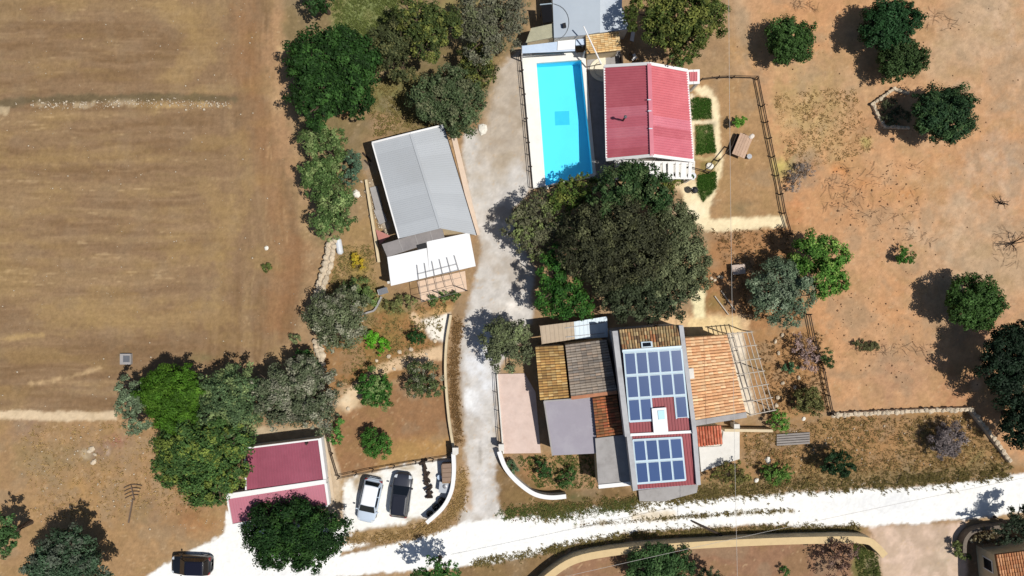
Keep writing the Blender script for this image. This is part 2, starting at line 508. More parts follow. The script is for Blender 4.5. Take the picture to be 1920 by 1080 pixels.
# --- orchard on the east side
ORCH = [(1440, -120), (2100, -120), (2100, 870), (1895, 862), (1820, 768), (1560, 775), (1525, 600), (1480, 440), (1425, 170), (1380, 130), (1366, -120)]
om = sstep(-12, 12, poly_sd(PX, PY, ORCH)+NW1*14)
mixc(om, S(200, 156, 116))
on = fbm(PX*0.006, PY*0.006, 41, 4)-0.5
mixc(om*sstep(0.02, 0.2, on)*0.6, S(206, 152, 106))
mixc(om*sstep(0.02, 0.2, -on)*0.7, S(190, 164, 132))
mixc(om*sstep(0.06, 0.25, fbm(PX*0.02, PY*0.02, 44, 4)-0.5)*0.45, S(180, 142, 104))
for b in ((1880, 60, 150, (206, 176, 146)), (1900, 330, 130, (196, 168, 142)), (1790, 450, 160, (202, 172, 140)), (1530, 220, 130, (200, 172, 124)), (1600, 90, 90, (208, 166, 122)), (1680, 260, 110, (206, 164, 124)), (1560, 140, 60, (176, 144, 110)),
          (1520, 210, 80, (188, 158, 108)), (1620, 230, 60, (172, 132, 96)), (1510, 320, 46, (150, 130, 112)), (1690, 700, 70, (178, 138, 108)), (1840, 600, 60, (176, 132, 106)), (1400, 90, 40, (190, 144, 88)), (1800, 740, 60, (184, 132, 96))):
    blob(b[0], b[1], b[2], S(*b[3]), 0.8)
blob(1575, 320, 22, S(214, 142, 86), 0.95, 18); blob(1620, 345, 22, S(208, 142, 90), 0.8, 14); blob(1490, 395, 30, S(206, 138, 92), 0.8, 30)
blob(1468, 310, 26, S(196, 178, 104), 0.85, 34); blob(1625, 268, 14, S(168, 170, 92), 0.8)
blob(1700, 365, 50, S(206, 146, 92), 0.7, 22); blob(1830, 725, 14, S(228, 186, 150), 0.9)
blob(1600, 360, 60, S(166, 122, 86), 0.35, 45, 0.8); blob(1640, 130, 30, S(186, 130, 84), 0.5)
stroke([(1395, 60), (1400, 120), (1430, 150)], 10, S(160, 136, 108), 5, 4, 0.5)

# --- villa garden
paint([(1296, 150), (1415, 150), (1480, 440), (1470, 450), (1330, 500), (1330, 400), (1300, 330)], S(176, 140, 100), 6, 8, 1.0, 5)
paint([(1330, 430), (1490, 425), (1500, 600), (1420, 620), (1290, 600), (1330, 480)], S(172, 128, 88), 8, 10, 1.0, 6)
blob(1385, 390, 36, S(138, 122, 90), 0.7, 22)
VPATH = [(1302, 164), (1326, 160), (1344, 184), (1350, 250), (1356, 310), (1346, 350), (1330, 384), (1330, 412), (1470, 402), (1474, 424), (1340, 436), (1318, 430), (1290, 404), (1284, 372), (1272, 340), (1298, 330), (1318, 380), (1334, 340), (1342, 300), (1336, 240), (1332, 188), (1306, 178)]
paint(VPATH, S(252, 232, 190), 4, 4, 1.0, 4)
blob(1300, 395, 30, S(255, 244, 210), 0.9); blob(1285, 345, 26, S(232, 206, 168), 0.9)
stroke([(1296, 180), (1298, 300)], 8, S(244, 226, 196), 3, 2)
stroke([(1298, 229), (1340, 229)], 8, S(240, 222, 186), 3, 2); stroke([(1302, 296), (1345, 300)], 10, S(206, 186, 136), 3, 4, 0.9)
LAWNS = [[(1295, 188), (1306, 182), (1332, 186), (1335, 222), (1298, 225)], [(1304, 235), (1336, 233), (1342, 286), (1306, 290)], [(1308, 330), (1342, 322), (1344, 352), (1318, 378), (1308, 360)]]
for q in LAWNS: paint(q, S(86, 106, 52), 3, 2, 1.0, 3)
paint([(1310, 300), (1340, 300), (1342, 322), (1310, 330)], S(140, 124, 74), 4, 4, 0.9)
# paths and beds behind the solar house
paint([(1140, 585), (1410, 590), (1400, 625), (1290, 628), (1140, 620)], S(226, 190, 146), 6, 5, 1.0, 4)
paint([(1296, 545), (1322, 545), (1324, 600), (1300, 602)], S(250, 236, 190), 4, 3, 1.0, 3)
paint([(1290, 596), (1385, 592), (1392, 625), (1290, 632)], S(240, 212, 160), 4, 3, 0.9, 3)
blob(1350, 570, 26, S(126, 116, 66), 0.8)
paint([(1360, 625), (1392, 625), (1420, 775), (1395, 778)], S(240, 226, 204), 4, 3, 1.0, 3)
paint([(1396, 625), (1530, 610), (1556, 775), (1440, 790), (1420, 775)], S(176, 134, 92), 6, 8, 1.0, 6)
blob(1420, 690, 30, S(120, 108, 70), 0.6, 60, 0.7)
paint([(1310, 802), (1384, 806), (1386, 860), (1360, 872), (1325, 884), (1310, 876)], S(255, 248, 232), 4, 4, 1.0, 4)
paint([(1384, 800), (1560, 780), (1815, 772), (1890, 865), (1930, 880), (1930, 900), (1500, 915), (1300, 935), (1320, 880)], S(166, 130, 90), 6, 10, 1.0, 8)
for b in ((1650, 830, 60, (178, 132, 88)), (1740, 800, 50, (140, 128, 110)), (1830, 850, 50, (134, 124, 80)), (1440, 850, 40, (146, 106, 72)), (1480, 820, 34, (150, 136, 120)), (1560, 800, 40, (176, 140, 92)), (1720, 880, 90, (140, 122, 80)), (1620, 790, 34, (184, 142, 98))):
    blob(b[0], b[1], b[2], S(*b[3]), 0.7, b[2]*0.6, 0.4)
# verge along the road, north side
stroke([(940, 955), (1060, 955), (1180, 945), (1320, 920), (1500, 905), (1700, 895), (1880, 880)], 34, S(142, 120, 84), 6, 6, 0.9, 8)
paint([(930, 850), (1010, 850), (1090, 850), (1195, 930), (1180, 950), (1000, 965), (935, 975), (925, 900)], S(134, 108, 74), 6, 8, 1.0, 6)
paint([(950, 852), (1030, 848), (1115, 850), (1120, 915), (1010, 918)], S(176, 138, 100), 5, 5, 1.0, 5)
blob(1060, 880, 34, S(96, 98, 58), 0.75); blob(1090, 935, 46, S(92, 98, 64), 0.7, 16); blob(990, 880, 24, S(150, 104, 66), 0.7)

# --- bottom left earth
paint([(-140, 790), (215, 780), (300, 780), (420, 900), (440, 990), (300, 1050), (240, 1200), (-140, 1200)], S(170, 136, 98), 8, 10, 0.9, 8)
for b in ((100, 860, 90, (146, 128, 92)), (190, 850, 50, (150, 126, 112)), (40, 950, 60, (186, 150, 106)), (270, 960, 50, (140, 122, 100)), (350, 960, 60, (146, 104, 70)), (170, 920, 70, (178, 140, 90)), (380, 985, 40, (176, 128, 86)), (200, 1000, 50, (174, 138, 96)), (120, 985, 40, (160, 130, 98)), (60, 800, 60, (150, 124, 104))):
    blob(b[0], b[1], b[2], S(*b[3]), 0.7, b[2]*0.6)
blob(228, 826, 32, S(150, 92, 88), 0.7, 18, 0.5); blob(202, 848, 8, S(210, 188, 176), 0.8, 14); blob(160, 850, 12, S(196, 180, 150), 0.7)
blob(235, 668, 26, S(130, 118, 90), 0.6); blob(380, 670, 34, S(128, 122, 86), 0.5, 12)
# --- lower right garden behind the wall
paint([(1010, 1090), (1090, 1045), (1220, 1028), (1420, 1016), (1610, 1014), (1650, 1040), (1660, 1200), (1000, 1200)], S(154, 118, 92), 6, 6, 1.0, 5)
paint([(1610, 1015), (1650, 1045), (1656, 1200), (1590, 1200), (1600, 1060)], S(110, 112, 64), 8, 6, 0.85, 6)
paint([(850, 1060), (1000, 1035), (1180, 1000), (1500, 988), (1620, 985), (1625, 1000), (1420, 1003), (1200, 1012), (1070, 1030), (990, 1090), (850, 1100)], S(140, 114, 80), 6, 6, 1.0, 8)
blob(1480, 993, 120, S(116, 108, 62), 0.6, 8); blob(1560, 993, 60, S(112, 112, 62), 0.7, 7)
paint([(1800, 990), (1930, 985), (1930, 1200), (1800, 1200)], S(140, 112, 84), 6, 5, 1.0, 5)
# courtyard
YARD = [(1628, 985), (1810, 980), (1795, 1010), (1812, 1045), (1818, 1200), (1665, 1200), (1650, 1040)]
paint(YARD, S(218, 190, 168), 6, 4, 1.0, 5)
blob(1690, 1050, 60, S(226, 200, 178), 0.6); blob(1770, 1050, 40, S(200, 184, 158), 0.6)

# --- drive, road and parking place
DRIVE = [(935, 130), (990, 75), (1000, 350), (960, 400), (1000, 500), (1000, 600), (935, 690), (938, 830), (928, 900), (945, 975), (860, 985), (876, 900), (868, 760), (862, 650), (880, 560), (905, 470), (892, 420), (868, 300), (872, 250), (915, 235)]
paint(DRIVE, S(212, 206, 199), 6, 5, 1.0, 5)
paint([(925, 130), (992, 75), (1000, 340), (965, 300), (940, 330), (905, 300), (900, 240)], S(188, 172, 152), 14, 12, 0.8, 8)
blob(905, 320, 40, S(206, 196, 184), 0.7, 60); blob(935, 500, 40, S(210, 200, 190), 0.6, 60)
blob(955, 573, 40, S(250, 242, 232), 0.9, 18); blob(900, 690, 34, S(236, 237, 240), 0.9, 90); blob(878, 745, 16, S(252, 252, 252), 0.8, 26)
stroke([(902, 800), (905, 860), (900, 960)], 26, S(224, 219, 214), 8, 4, 0.8); stroke([(900, 830), (901, 870)], 4, S(140, 136, 132), 4, 2, 0.5)
stroke([(940, 700), (936, 830)], 8, S(170, 146, 120), 4, 3, 0.8)
stroke([(872, 880), (880, 950)], 14, S(196, 168, 140), 5, 4, 0.8)
ROAD = [(255, 1100), (300, 1062), (420, 1000), (425, 960), (470, 980), (640, 985), (690, 1020), (640, 1040), (760, 1015), (880, 978), (1000, 968), (1200, 942), (1400, 930), (1560, 920), (1760, 910), (1900, 892), (2100, 870), (2100, 950), (1920, 962), (1790, 975), (1640, 988), (1420, 985), (1200, 995), (1060, 1025), (980, 1045), (880, 1062), (640, 1080), (560, 1100)]
paint(ROAD, S(255, 254, 250), 3, 4, 1.0, 4)
blob(1660, 945, 120, S(236, 236, 236), 0.75, 24); blob(560, 1075, 120, S(240, 240, 240), 0.7, 10); blob(1820, 925, 70, S(250, 246, 238), 0.5, 14)
stroke([(1080, 985), (1140, 980), (1200, 975), (1290, 968), (1400, 962), (1490, 957)], 5, S(150, 132, 88), 3, 5, 0.85, 7, 1.0)
stroke([(1190, 968), (1260, 966)], 16, S(232, 212, 178), 6, 6, 0.7)
PARK = [(640, 900), (700, 885), (790, 865), (846, 858), (852, 900), (838, 940), (805, 970), (745, 985), (690, 992), (655, 1010), (645, 960)]
paint([(612, 800), (640, 895), (640, 985), (600, 990), (606, 830)], S(206, 184, 156), 5, 3, 1.0, 4)
paint([(470, 800), (612, 800), (606, 830), (480, 836)], S(196, 176, 146), 5, 3, 1.0, 4)
paint(PARK, S(252, 250, 244), 5, 5, 1.0, 6)
blob(672, 905, 16, S(176, 148, 104), 0.8, 20); blob(705, 895, 24, S(190, 164, 120), 0.7, 10); blob(760, 878, 30, S(186, 166, 132), 0.8, 8); blob(800, 890, 34, S(226, 210, 184), 0.6, 26); blob(762, 973, 14, S(196, 180, 150), 0.7, 6)
stroke([(655, 1010), (700, 1002), (760, 1000), (820, 988), (858, 950), (868, 905)], 20, S(166, 136, 96), 5, 6, 1.0, 8)
stroke([(660, 1012), (740, 1005)], 10, S(206, 180, 146), 4, 4, 0.8, 6, 0.6)
# pale track into the field
TRACK = [(-140, 770), (60, 771), (130, 773), (215, 771), (218, 786), (130, 789), (20, 786), (-140, 789)]
paint(TRACK, S(222, 198, 164), 3, 3, 1.0, 3)

# soil speckle, mottling and mineral tints on everything that is not white gravel
sp = fbm(PX*0.35, PY*0.35, 71, 2)-0.5
dk = 1-sstep(0.42, 0.6, C.mean(-1))
mot = fbm(PX*0.09, PY*0.09, 72, 4)-0.5
C *= (1+(0.22*sp+0.34*mot*(1-0.6*fm)*dk))[..., None]
tin = fbm(PX*0.03, PY*0.03, 73, 4)-0.5
mixc(sstep(0.03, 0.22, tin)*0.38*dk*(1-fm*0.6), S(158, 138, 112))
mixc(sstep(0.05, 0.24, -tin)*0.22*dk*(1-fm*0.6), S(150, 126, 78))
mixc(sstep(0.22, 0.34, fbm(PX*0.2, PY*0.2, 74, 3)-0.5)*0.5*dk*(1-fm), S(206, 176, 138))
C[:] = np.clip(C, 0.01, 0.86)

# relief
POOL_W = [(1005, 118), (1090, 112), (1112, 325), (1022, 349)]
Z = 0.05*(fbm(GX*0.5, GY*0.5, 61, 4)-0.5)+0.035*(fbm(GX*2.2, GY*2.2, 62, 2)-0.5)
Z += fm*0.07*st2
Z -= 0.02

FLAT = np.stack([GX, GY, Z], -1)
idx = np.arange(nx*ny).reshape(ny, nx)
cx = (PX[:-1, :-1]+PX[1:, 1:])/2; cy = (PY[:-1, :-1]+PY[1:, 1:])/2

def sheet(name, poly, up, material):
    m = poly_sd(cx, cy, poly) > 0
    jj, ii = np.nonzero(m)
    F = np.stack([idx[jj+1, ii], idx[jj+1, ii+1], idx[jj, ii+1], idx[jj, ii]], 1)[:, ::-1]
    uq, inv = np.unique(F.ravel(), return_inverse=True)
    V = FLAT.reshape(-1, 3)[uq].copy(); V[:, 2] += up
    o = quads_np(name, V, inv.reshape(-1, 4), material, cols=C.reshape(-1, 3)[uq], smooth=True)
    return props(o, kind="structure")

POOL_HOLE = [(1001, 113), (1094, 107), (1117, 329), (1018, 354)]
keep = poly_sd(cx, cy, POOL_HOLE) < 0
jj, ii = np.nonzero(keep)
F = np.stack([idx[jj, ii], idx[jj, ii+1], idx[jj+1, ii+1], idx[jj+1, ii]], 1)
Vg = FLAT.reshape(-1, 3); Cg = C.reshape(-1, 3)
# apron out to the horizon
far = []
ring = [(-XR, -YR), (XR, -YR), (XR, YR), (-XR, YR)]
big = 1500.0
Vx = np.array([(-XR, -YR, -0.05), (XR, -YR, -0.05), (XR, YR, -0.05), (-XR, YR, -0.05), (-big, -big, -0.05), (big, -big, -0.05), (big, big, -0.05), (-big, big, -0.05)])
n0 = len(Vg)
Fx = np.array([[n0+4, n0+5, n0+1, n0], [n0+5, n0+6, n0+2, n0+1], [n0+6, n0+7, n0+3, n0+2], [n0+7, n0+4, n0, n0+3]])
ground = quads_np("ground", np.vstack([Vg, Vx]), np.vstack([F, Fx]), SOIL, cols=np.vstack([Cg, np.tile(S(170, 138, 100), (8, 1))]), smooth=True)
props(ground, kind="structure")
sheet("tilled_field", FIELD, 0.004, SOIL)
sheet("orchard_soil", ORCH, 0.004, SOIL)
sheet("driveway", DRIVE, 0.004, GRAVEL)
sheet("gravel_road", ROAD, 0.008, GRAVEL)
sheet("parking_ground", PARK, 0.004, GRAVEL)
sheet("courtyard_ground", YARD, 0.012, GRAVEL)
sheet("garden_path", GPATH, 0.004, GRAVEL)
sheet("villa_path", VPATH, 0.004, GRAVEL)
sheet("field_track", TRACK, 0.008, GRAVEL)
for q in LAWNS: sheet("lawn", q, 0.008, SOIL)

def gz(x, y):
    """ground height at world x, y"""
    i = min(max(int((x+XR)/STEP), 0), nx-1); j = min(max(int((y+YR)/STEP), 0), ny-1)
    return float(Z[j, i])
# ================================================================== BUILDINGS
def walls_under(parent, q, material, ins=0.25, drop=0.1, base=-0.12):
    """closed wall block below a roof given by its four top corners"""
    w = inset(q, ins)
    b = [Vector((p.x, p.y, base)) for p in w]
    t = [Vector((p.x, p.y, p.z-drop)) for p in w]
    return MB().hexa(b, t).build("wall", material, parent)

def opening(parent, wall_q, side, t, w, z0, z1, kind="window", frame=None, pane=None, ins=0.25):
    """a door or window with its frame standing proud of side 'side' of a wall block"""
    q = inset(wall_q, ins)
    a, b = q[side], q[(side+1) % 4]
    a = Vector((a.x, a.y, 0)); b = Vector((b.x, b.y, 0))
    d = (b-a).normalized(); n = Vector((d.y, -d.x, 0))
    mid = sum((Vector((p.x, p.y, 0)) for p in q), Vector())/4
    if (a-mid).dot(n) < 0: n = -n
    c = a+(b-a)*t
    f = MB()
    e = 0.09
    for (u0, u1, v0, v1) in ((-w/2-e, -w/2, z0-e*(kind == "window"), z1+e), (w/2, w/2+e, z0-e*(kind == "window"), z1+e), (-w/2, w/2, z1, z1+e)):
        f.hexa([c+d*u0-n*0.05+Vector((0, 0, v0)), c+d*u1-n*0.05+Vector((0, 0, v0)), c+d*u1+n*0.05+Vector((0, 0, v0)), c+d*u0+n*0.05+Vector((0, 0, v0))],
               [c+d*u0-n*0.05+Vector((0, 0, v1)), c+d*u1-n*0.05+Vector((0, 0, v1)), c+d*u1+n*0.05+Vector((0, 0, v1)), c+d*u0+n*0.05+Vector((0, 0, v1))])
    p = MB().hexa([c-d*w/2-n*0.04+Vector((0, 0, z0)), c+d*w/2-n*0.04+Vector((0, 0, z0)), c+d*w/2+n*0.02+Vector((0, 0, z0)), c-d*w/2+n*0.02+Vector((0, 0, z0))],
                  [c-d*w/2-n*0.04+Vector((0, 0, z1)), c+d*w/2-n*0.04+Vector((0, 0, z1)), c+d*w/2+n*0.02+Vector((0, 0, z1)), c-d*w/2+n*0.02+Vector((0, 0, z1))])
    o = p.build(kind, pane or (GLASSD if kind == "window" else WOODD), parent)
    f.build("frame", frame or FASCIA, o)
    return o

def ribbed(parent, q, ribs, material, name="roof_panel", hgt=0.045, lift=0.03, top=0.45, back=0.06):
    """profiled metal sheet on patch q; ribs run along v; closed with an underside"""
    n = (q[1]-q[0]).cross(q[3]-q[0]).normalized()
    if n.z < 0: n = -n
    prof = []
    for i in range(ribs):
        for f, h in ((0.0, 0), (0.5-top/2-0.08, 0), (0.5-top/2, 1), (0.5+top/2, 1), (0.5+top/2+0.08, 0)):
            prof.append(((i+f)/ribs, h))
    prof.append((1.0, 0))
    V, F_ = [], []
    for u, h in prof:
        for v in (0, 1):
            V.append(bil(q, u, v)+n*(lift+h*hgt))
    k = len(prof)
    for i in range(k-1):
        F_.append((2*i, 2*i+2, 2*i+3, 2*i+1))
    m0 = len(V)
    V += [bil(q, 0, 0)+n*(lift-back), bil(q, 1, 0)+n*(lift-back), bil(q, 1, 1)+n*(lift-back), bil(q, 0, 1)+n*(lift-back)]
    F_.append((m0, m0+1, m0+2, m0+3))
    return M(name, V, F_, material, parent)

TILE_N = [0]
def tile_roof(parent, q, rows, tiles, palette, moss=None, moss_amt=0.0, hgt=0.085, name="tile_row", seed=0, wear=0.25):
    """barrel tiles: one mesh for every row, rows side by side along u, tiles overlapping down v"""
    rr = random.Random(seed)
    n = (q[1]-q[0]).cross(q[3]-q[0]).normalized()
    if n.z < 0: n = -n
    for i in range(rows):
        V, F_, Cc = [], [], []
        rowtone = rr.uniform(0.86, 1.12); jitter = rr.uniform(-0.06, 0.06)/rows
        for j in range(tiles):
            c = palette[rr.randrange(len(palette))]
            t = rowtone*rr.uniform(1-wear, 1+wear)
            v0, v1 = j/tiles, min(1.0, (j+1.12)/tiles)
            pm = bil(q, (i+0.5)/rows, (v0+v1)/2)
            col = [min(0.85, x*t) for x in c]
            if moss is not None:
                a = float(fbm(np.array([pm.x*0.9+seed]), np.array([pm.y*0.9]), 5+seed, 4)[0])
                a = max(0.0, min(1.0, (a-0.42)*5))*moss_amt*rr.uniform(0.5, 1.2)
                a = min(1, a)
                col = [x*(1-a)+y*a for x, y in zip(col, moss)]
            s0 = len(V); off = rr.uniform(-0.012, 0.012); tw = rr.uniform(-0.03, 0.03)/rows
            for v, wd, lf in ((v0, 0.39, 0.0), (v1, 0.45, 0.03)):
                for a in (0, 0.25, 0.5, 0.75, 1):
                    th = math.pi*a
                    uu = (i+0.5-wd*math.cos(th))/rows+jitter+(tw if v == v1 else 0)
                    V.append(bil(q, uu, v)+n*(0.01+lf+off+hgt*math.sin(th)))
                    Cc.append(col)
            for a in range(4):
                F_.append((s0+a, s0+a+1, s0+6+a, s0+5+a))
            F_.append((s0+5, s0+6, s0+7, s0+8, s0+9))
        M(name, V, F_, TILE, parent, cols=Cc)

def slab_roof(parent, q, t, material, name="roof"):
    return MB().slab(q, t).build(name, material, parent)

def edge_board(parent, a, b, w, h, material, name="fascia", up=0.06):
    a, b = Vector(a), Vector(b)
    return MB().bar(a+Vector((0, 0, up)), b+Vector((0, 0, up)), w, h).build(name, material, parent)

def base_of(q):
    return Vector((sum(p.x for p in q)/len(q), sum(p.y for p in q)/len(q), 0))

# ---------------- villa with the red sheet roof
EA, RI = 2.9, 4.8
v_nw, v_ne, v_se, v_sw = P(1133, 125, EA), P(1288, 133, EA), P(1300, 302, EA), P(1137, 300, EA)
v_rn, v_rs = P(1217, 120, RI), P(1222, 292, RI)
villa = E("villa", "white villa with two-sided red sheet-metal roof beside the swimming pool", "house", base_of([v_nw, v_ne, v_se, v_sw]))
wi = inset([v_nw, v_ne, v_se, v_sw], 0.3)
rn_i = v_rn+(v_rs-v_rn).normalized()*0.3-Vector((0, 0, 0.24)); rs_i = v_rs-(v_rs-v_rn).normalized()*0.3-Vector((0, 0, 0.24))
Vw = [Vector((p.x, p.y, -0.12)) for p in wi]+[Vector((p.x, p.y, EA-0.1)) for p in wi]+[rn_i, rs_i]
M("wall", Vw, [(3, 2, 1, 0), (0, 1, 5, 8, 4), (1, 2, 6, 5), (2, 3, 7, 9, 6), (3, 0, 4, 7), (4, 8, 9, 7), (8, 5, 6, 9)], WALLW, villa)
dn = Vector((0, 0, -0.1))
vr = MB().slab([p+dn for p in (v_nw, v_rn, v_rs, v_sw)], 0.06).build("roof", REDM, villa)
vr2 = MB().slab([p+dn for p in (v_rn, v_ne, v_se, v_rs)], 0.06).build("roof", REDM, villa)
NB = 9
shade = [0.86, 0.84, 0.85, 0.86, 1.12, 0.98, 1.05, 0.92, 0.88]
reds = [mat("red_sheet_metal_%d" % k, S(r, g, b), rough=0.5, var=0.07, scale=1.0, bump=0.03, spec=0.35, stain=S(r+14, g+26, b+22), stain_amt=0.35, stain_scale=0.5)
        for k, (r, g, b) in enumerate(((200, 102, 114), (212, 114, 128), (218, 126, 140), (216, 114, 122)))]
pick_w = [0, 0, 0, 0, 2, 1, 2, 1, 0]; pick_e = [3, 3, 3, 3, 3, 2, 0, 1, 1]
for k in range(NB):
    f0, f1 = k/NB, (k+1)/NB
    a0, a1 = v_nw.lerp(v_sw, f0), v_nw.lerp(v_sw, f1); b0, b1 = v_rn.lerp(v_rs, f0), v_rn.lerp(v_rs, f1)
    ribbed(vr, [b0, b1, a1, a0], 4, reds[pick_w[k]], top=0.35)
    a0, a1 = v_ne.lerp(v_se, f0), v_ne.lerp(v_se, f1)
    ribbed(vr2, [b0, b1, a1, a0], 4, reds[pick_e[k]], top=0.35)
MB().bar(v_rn+Vector((0, 0, 0.1)), v_rs+Vector((0, 0, 0.1)), 0.34, 0.07).build("ridge_cap", reds[2], vr)
for a, b in ((v_nw, v_rn), (v_rn, v_ne), (v_sw, v_rs), (v_rs, v_se)):
    edge_board(villa, a, b, 0.26, 0.2, FASCIA)
for a, b in ((v_nw, v_sw), (v_ne, v_se)):
    MB().bar(a, b, 0.14, 0.14).build("gutter", FASCIA, villa)
pb = P(1168, 226, 3.7)
pt_ = pb+Vector((0, 0, 1.25))
pipe = MB().tube([pb-Vector((0, 0, 0.3)), pt_], 0.085, 10).build("flue_pipe", IRON, villa)
MB().lathe(pt_, [(0.14, 0.02), (0.15, 0.08), (0.03, 0.2)], 10).build("cowl", STEEL, pipe)
for k, (x, y) in enumerate(((1217, 187), (1218, 208), (1220, 241))):
    MB().box(P(x, y, RI+0.16), (0.3, 0.08, 0.05)).build("ridge_bracket", ALU, villa)
anx = [P(1287, 131, 2.75), P(1312, 130, 2.7), P(1312, 157, 2.7), P(1289, 158, 2.75)]
MB().slab(anx, 0.12).build("porch_roof", FASCIA, villa)
ribbed(villa, [p+Vector((0, 0, 0.02)) for p in inset(anx, 0.22)], 5, reds[3], name="porch_roof_panel")
for p in inset(anx, 0.15)[1:3]:
    MB().box((p.x, p.y, 1.25), (0.2, 0.2, 2.7)).build("porch_post", WALLW, villa)
vq = [v_nw, v_ne, v_se, v_sw]
opening(villa, vq, 2, 0.3, 1.4, 0.0, 2.1, "door", ins=0.3); opening(villa, vq, 2, 0.72, 1.2, 0.9, 2.1, ins=0.3)
opening(villa, vq, 3, 0.3, 1.2, 0.9, 2.1, ins=0.3); opening(villa, vq, 3, 0.7, 1.2, 0.9, 2.1, ins=0.3); opening(villa, vq, 1, 0.5, 1.2, 0.9, 2.1, ins=0.3); opening(villa, vq, 0, 0.35, 1.0, 0.9, 2.0, ins=0.3)

# white porch frame south of the villa
pq = [P(1152, 303, 2.35), P(1300, 306, 2.35), P(1298, 334, 2.3), P(1158, 332, 2.3)]
por = E("porch_pergola", "white slatted porch pergola along the south wall of the villa", "pergola", base_of(pq))
MB().prism([(p.x, p.y) for p in [P(1150, 300), P(1303, 302), P(1302, 338), P(1156, 336)]], -0.1, 0.07).build("floor_slab", WALLW, por)
MB().bar(pq[3], pq[2], 0.22, 0.2).build("front_bar", FASCIA, por)
MB().bar(pq[0], pq[1], 0.22, 0.2).build("back_beam", FASCIA, por)
for k in range(12):
    f = (k+0.5)/12; w = 0.48 if k not in (7, 9, 11) else 0.3
    MB().bar(pq[0].lerp(pq[1], f)+Vector((0, 0, 0.13)), pq[3].lerp(pq[2], f)+Vector((0, 0, 0.13)), w, 0.06).build("slat", FASCIA, por)
for f in (0.02, 0.25, 0.5, 0.75, 0.98):
    p = pq[3].lerp(pq[2], f)
    MB().box((p.x, p.y, 1.1), (0.22, 0.22, 2.3)).build("column", FASCIA, por)

# ---------------- grey-roofed house
ge, gr_ = 3.0, 3.4
g_nw, g_ne, g_se, g_sw = P(698, 268, ge), P(832, 235, ge), P(894, 441, ge), P(748, 447, ge)
g_rn, g_rs = P(770, 250, gr_), P(826, 428, gr_)
g_se2 = P(893, 441, ge); g_sw2 = P(750, 446, ge)
gh = E("farmhouse", "long house with plain grey sheet roof and white south terrace beside the drive", "house", base_of([g_nw, g_ne, g_se, g_sw]))
wi = inset([g_nw, g_ne, g_se, g_sw], 0.25)
ax = (g_rs-g_rn).normalized()
rn_i = g_rn+ax*0.25-Vector((0, 0, 0.12)); rs_i = g_rs-ax*0.25-Vector((0, 0, 0.12))
Vw = [Vector((p.x, p.y, -0.12)) for p in wi]+[Vector((p.x, p.y, ge-0.1)) for p in wi]+[rn_i, rs_i]
M("wall", Vw, [(3, 2, 1, 0), (0, 1, 5, 8, 4), (1, 2, 6, 5), (2, 3, 7, 9, 6), (3, 0, 4, 7), (4, 8, 9, 7), (8, 5, 6, 9)], WALLC, gh)
gr1 = MB().slab([g_nw, g_rn, g_rs, g_sw], 0.1).build("roof", GREYM, gh)
gr2 = MB().slab([g_rn, g_ne, g_se, g_rs], 0.1).build("roof", GREYM, gh)
for k in range(8):
    f0, f1 = k/8, (k+1)/8
    b0, b1 = g_rn.lerp(g_rs, f0), g_rn.lerp(g_rs, f1)
    ribbed(gr1, [b0, b1, g_nw.lerp(g_sw, f1), g_nw.lerp(g_sw, f0)], 6, GREYM, hgt=0.012, top=0.2, lift=0.02)
    ribbed(gr2, [b0, b1, g_ne.lerp(g_se, f1), g_ne.lerp(g_se, f0)], 6, GREYM, hgt=0.012, top=0.2, lift=0.02)
MB().bar(g_rn+Vector((0, 0, 0.06)), g_rs+Vector((0, 0, 0.06)), 0.22, 0.04).build("ridge_cap", GREYM, gr1)
edge_board(gh, g_nw, g_rn, 0.16, 0.14, FASCIA); edge_board(gh, g_rn, g_ne, 0.16, 0.14, FASCIA)
edge_board(gh, g_nw, g_sw, 0.12, 0.12, FASCIA, "gutter", 0.0); edge_board(gh, g_ne, g_se, 0.06, 0.14, IRON, "gutter", 0.0)
# grey flat annex roof and white terrace roof
an = [P(716, 458, 2.75), P(828, 424, 2.75), P(834, 447, 2.75), P(726, 482, 2.75)]
anw = [P(716, 458, 2.62), P(832, 424, 2.62), P(836, 470, 2.62), P(728, 490, 2.62)]
MB().slab(an, 0.14).build("annex_roof", CONCD, gh)
walls_under(gh, an, WALLC, 0.12)
for f in (0.28, 0.55, 0.8):
    MB().bar(an[0].lerp(an[1], f)+Vector((0, 0, 0.01)), an[3].lerp(an[2], f)+Vector((0, 0, 0.01)), 0.05, 0.04).build("roof_joint", CONC, gh)
wt = [P(726, 482, 2.72), P(880, 436, 2.9), P(892, 499, 2.7), P(733, 536, 2.6)]
white_sheet = mat("white_painted_sheet", S(252, 252, 252), rough=0.6, var=0.03, bump=0.02, rnd=0.03)
wq = [P(726, 482, 2.8), P(800, 465, 2.8), P(806, 519, 2.72), P(733, 536, 2.72)]
wq2 = [P(800, 453, 2.82), P(880, 436, 2.82), P(892, 499, 2.72), P(806, 519, 2.72)]
for n_, q in (("terrace_roof", wq), ("terrace_roof", wq2)):
    MB().slab(q, 0.12).build(n_, white_sheet, gh)
MB().box(P(791, 462, 2.83), (0.85, 0.45, 0.06), 0.25).build("roof_hatch", BLACK, gh)
for p in (P(738, 530), P(806, 515), P(884, 496)):
    MB().box((p.x, p.y, 1.25), (0.22, 0.22, 2.75), 0.25).build("terrace_post", WALLW, gh)
gq = [g_nw, g_ne, g_se, g_sw]
for t in (0.2, 0.45, 0.75): opening(gh, gq, 1, t, 1.1, 0.9, 2.1)
opening(gh, gq, 1, 0.6, 1.0, 0.0, 2.1, "door")
for t in (0.3, 0.65): opening(gh, gq, 3, t, 1.1, 0.9, 2.1)
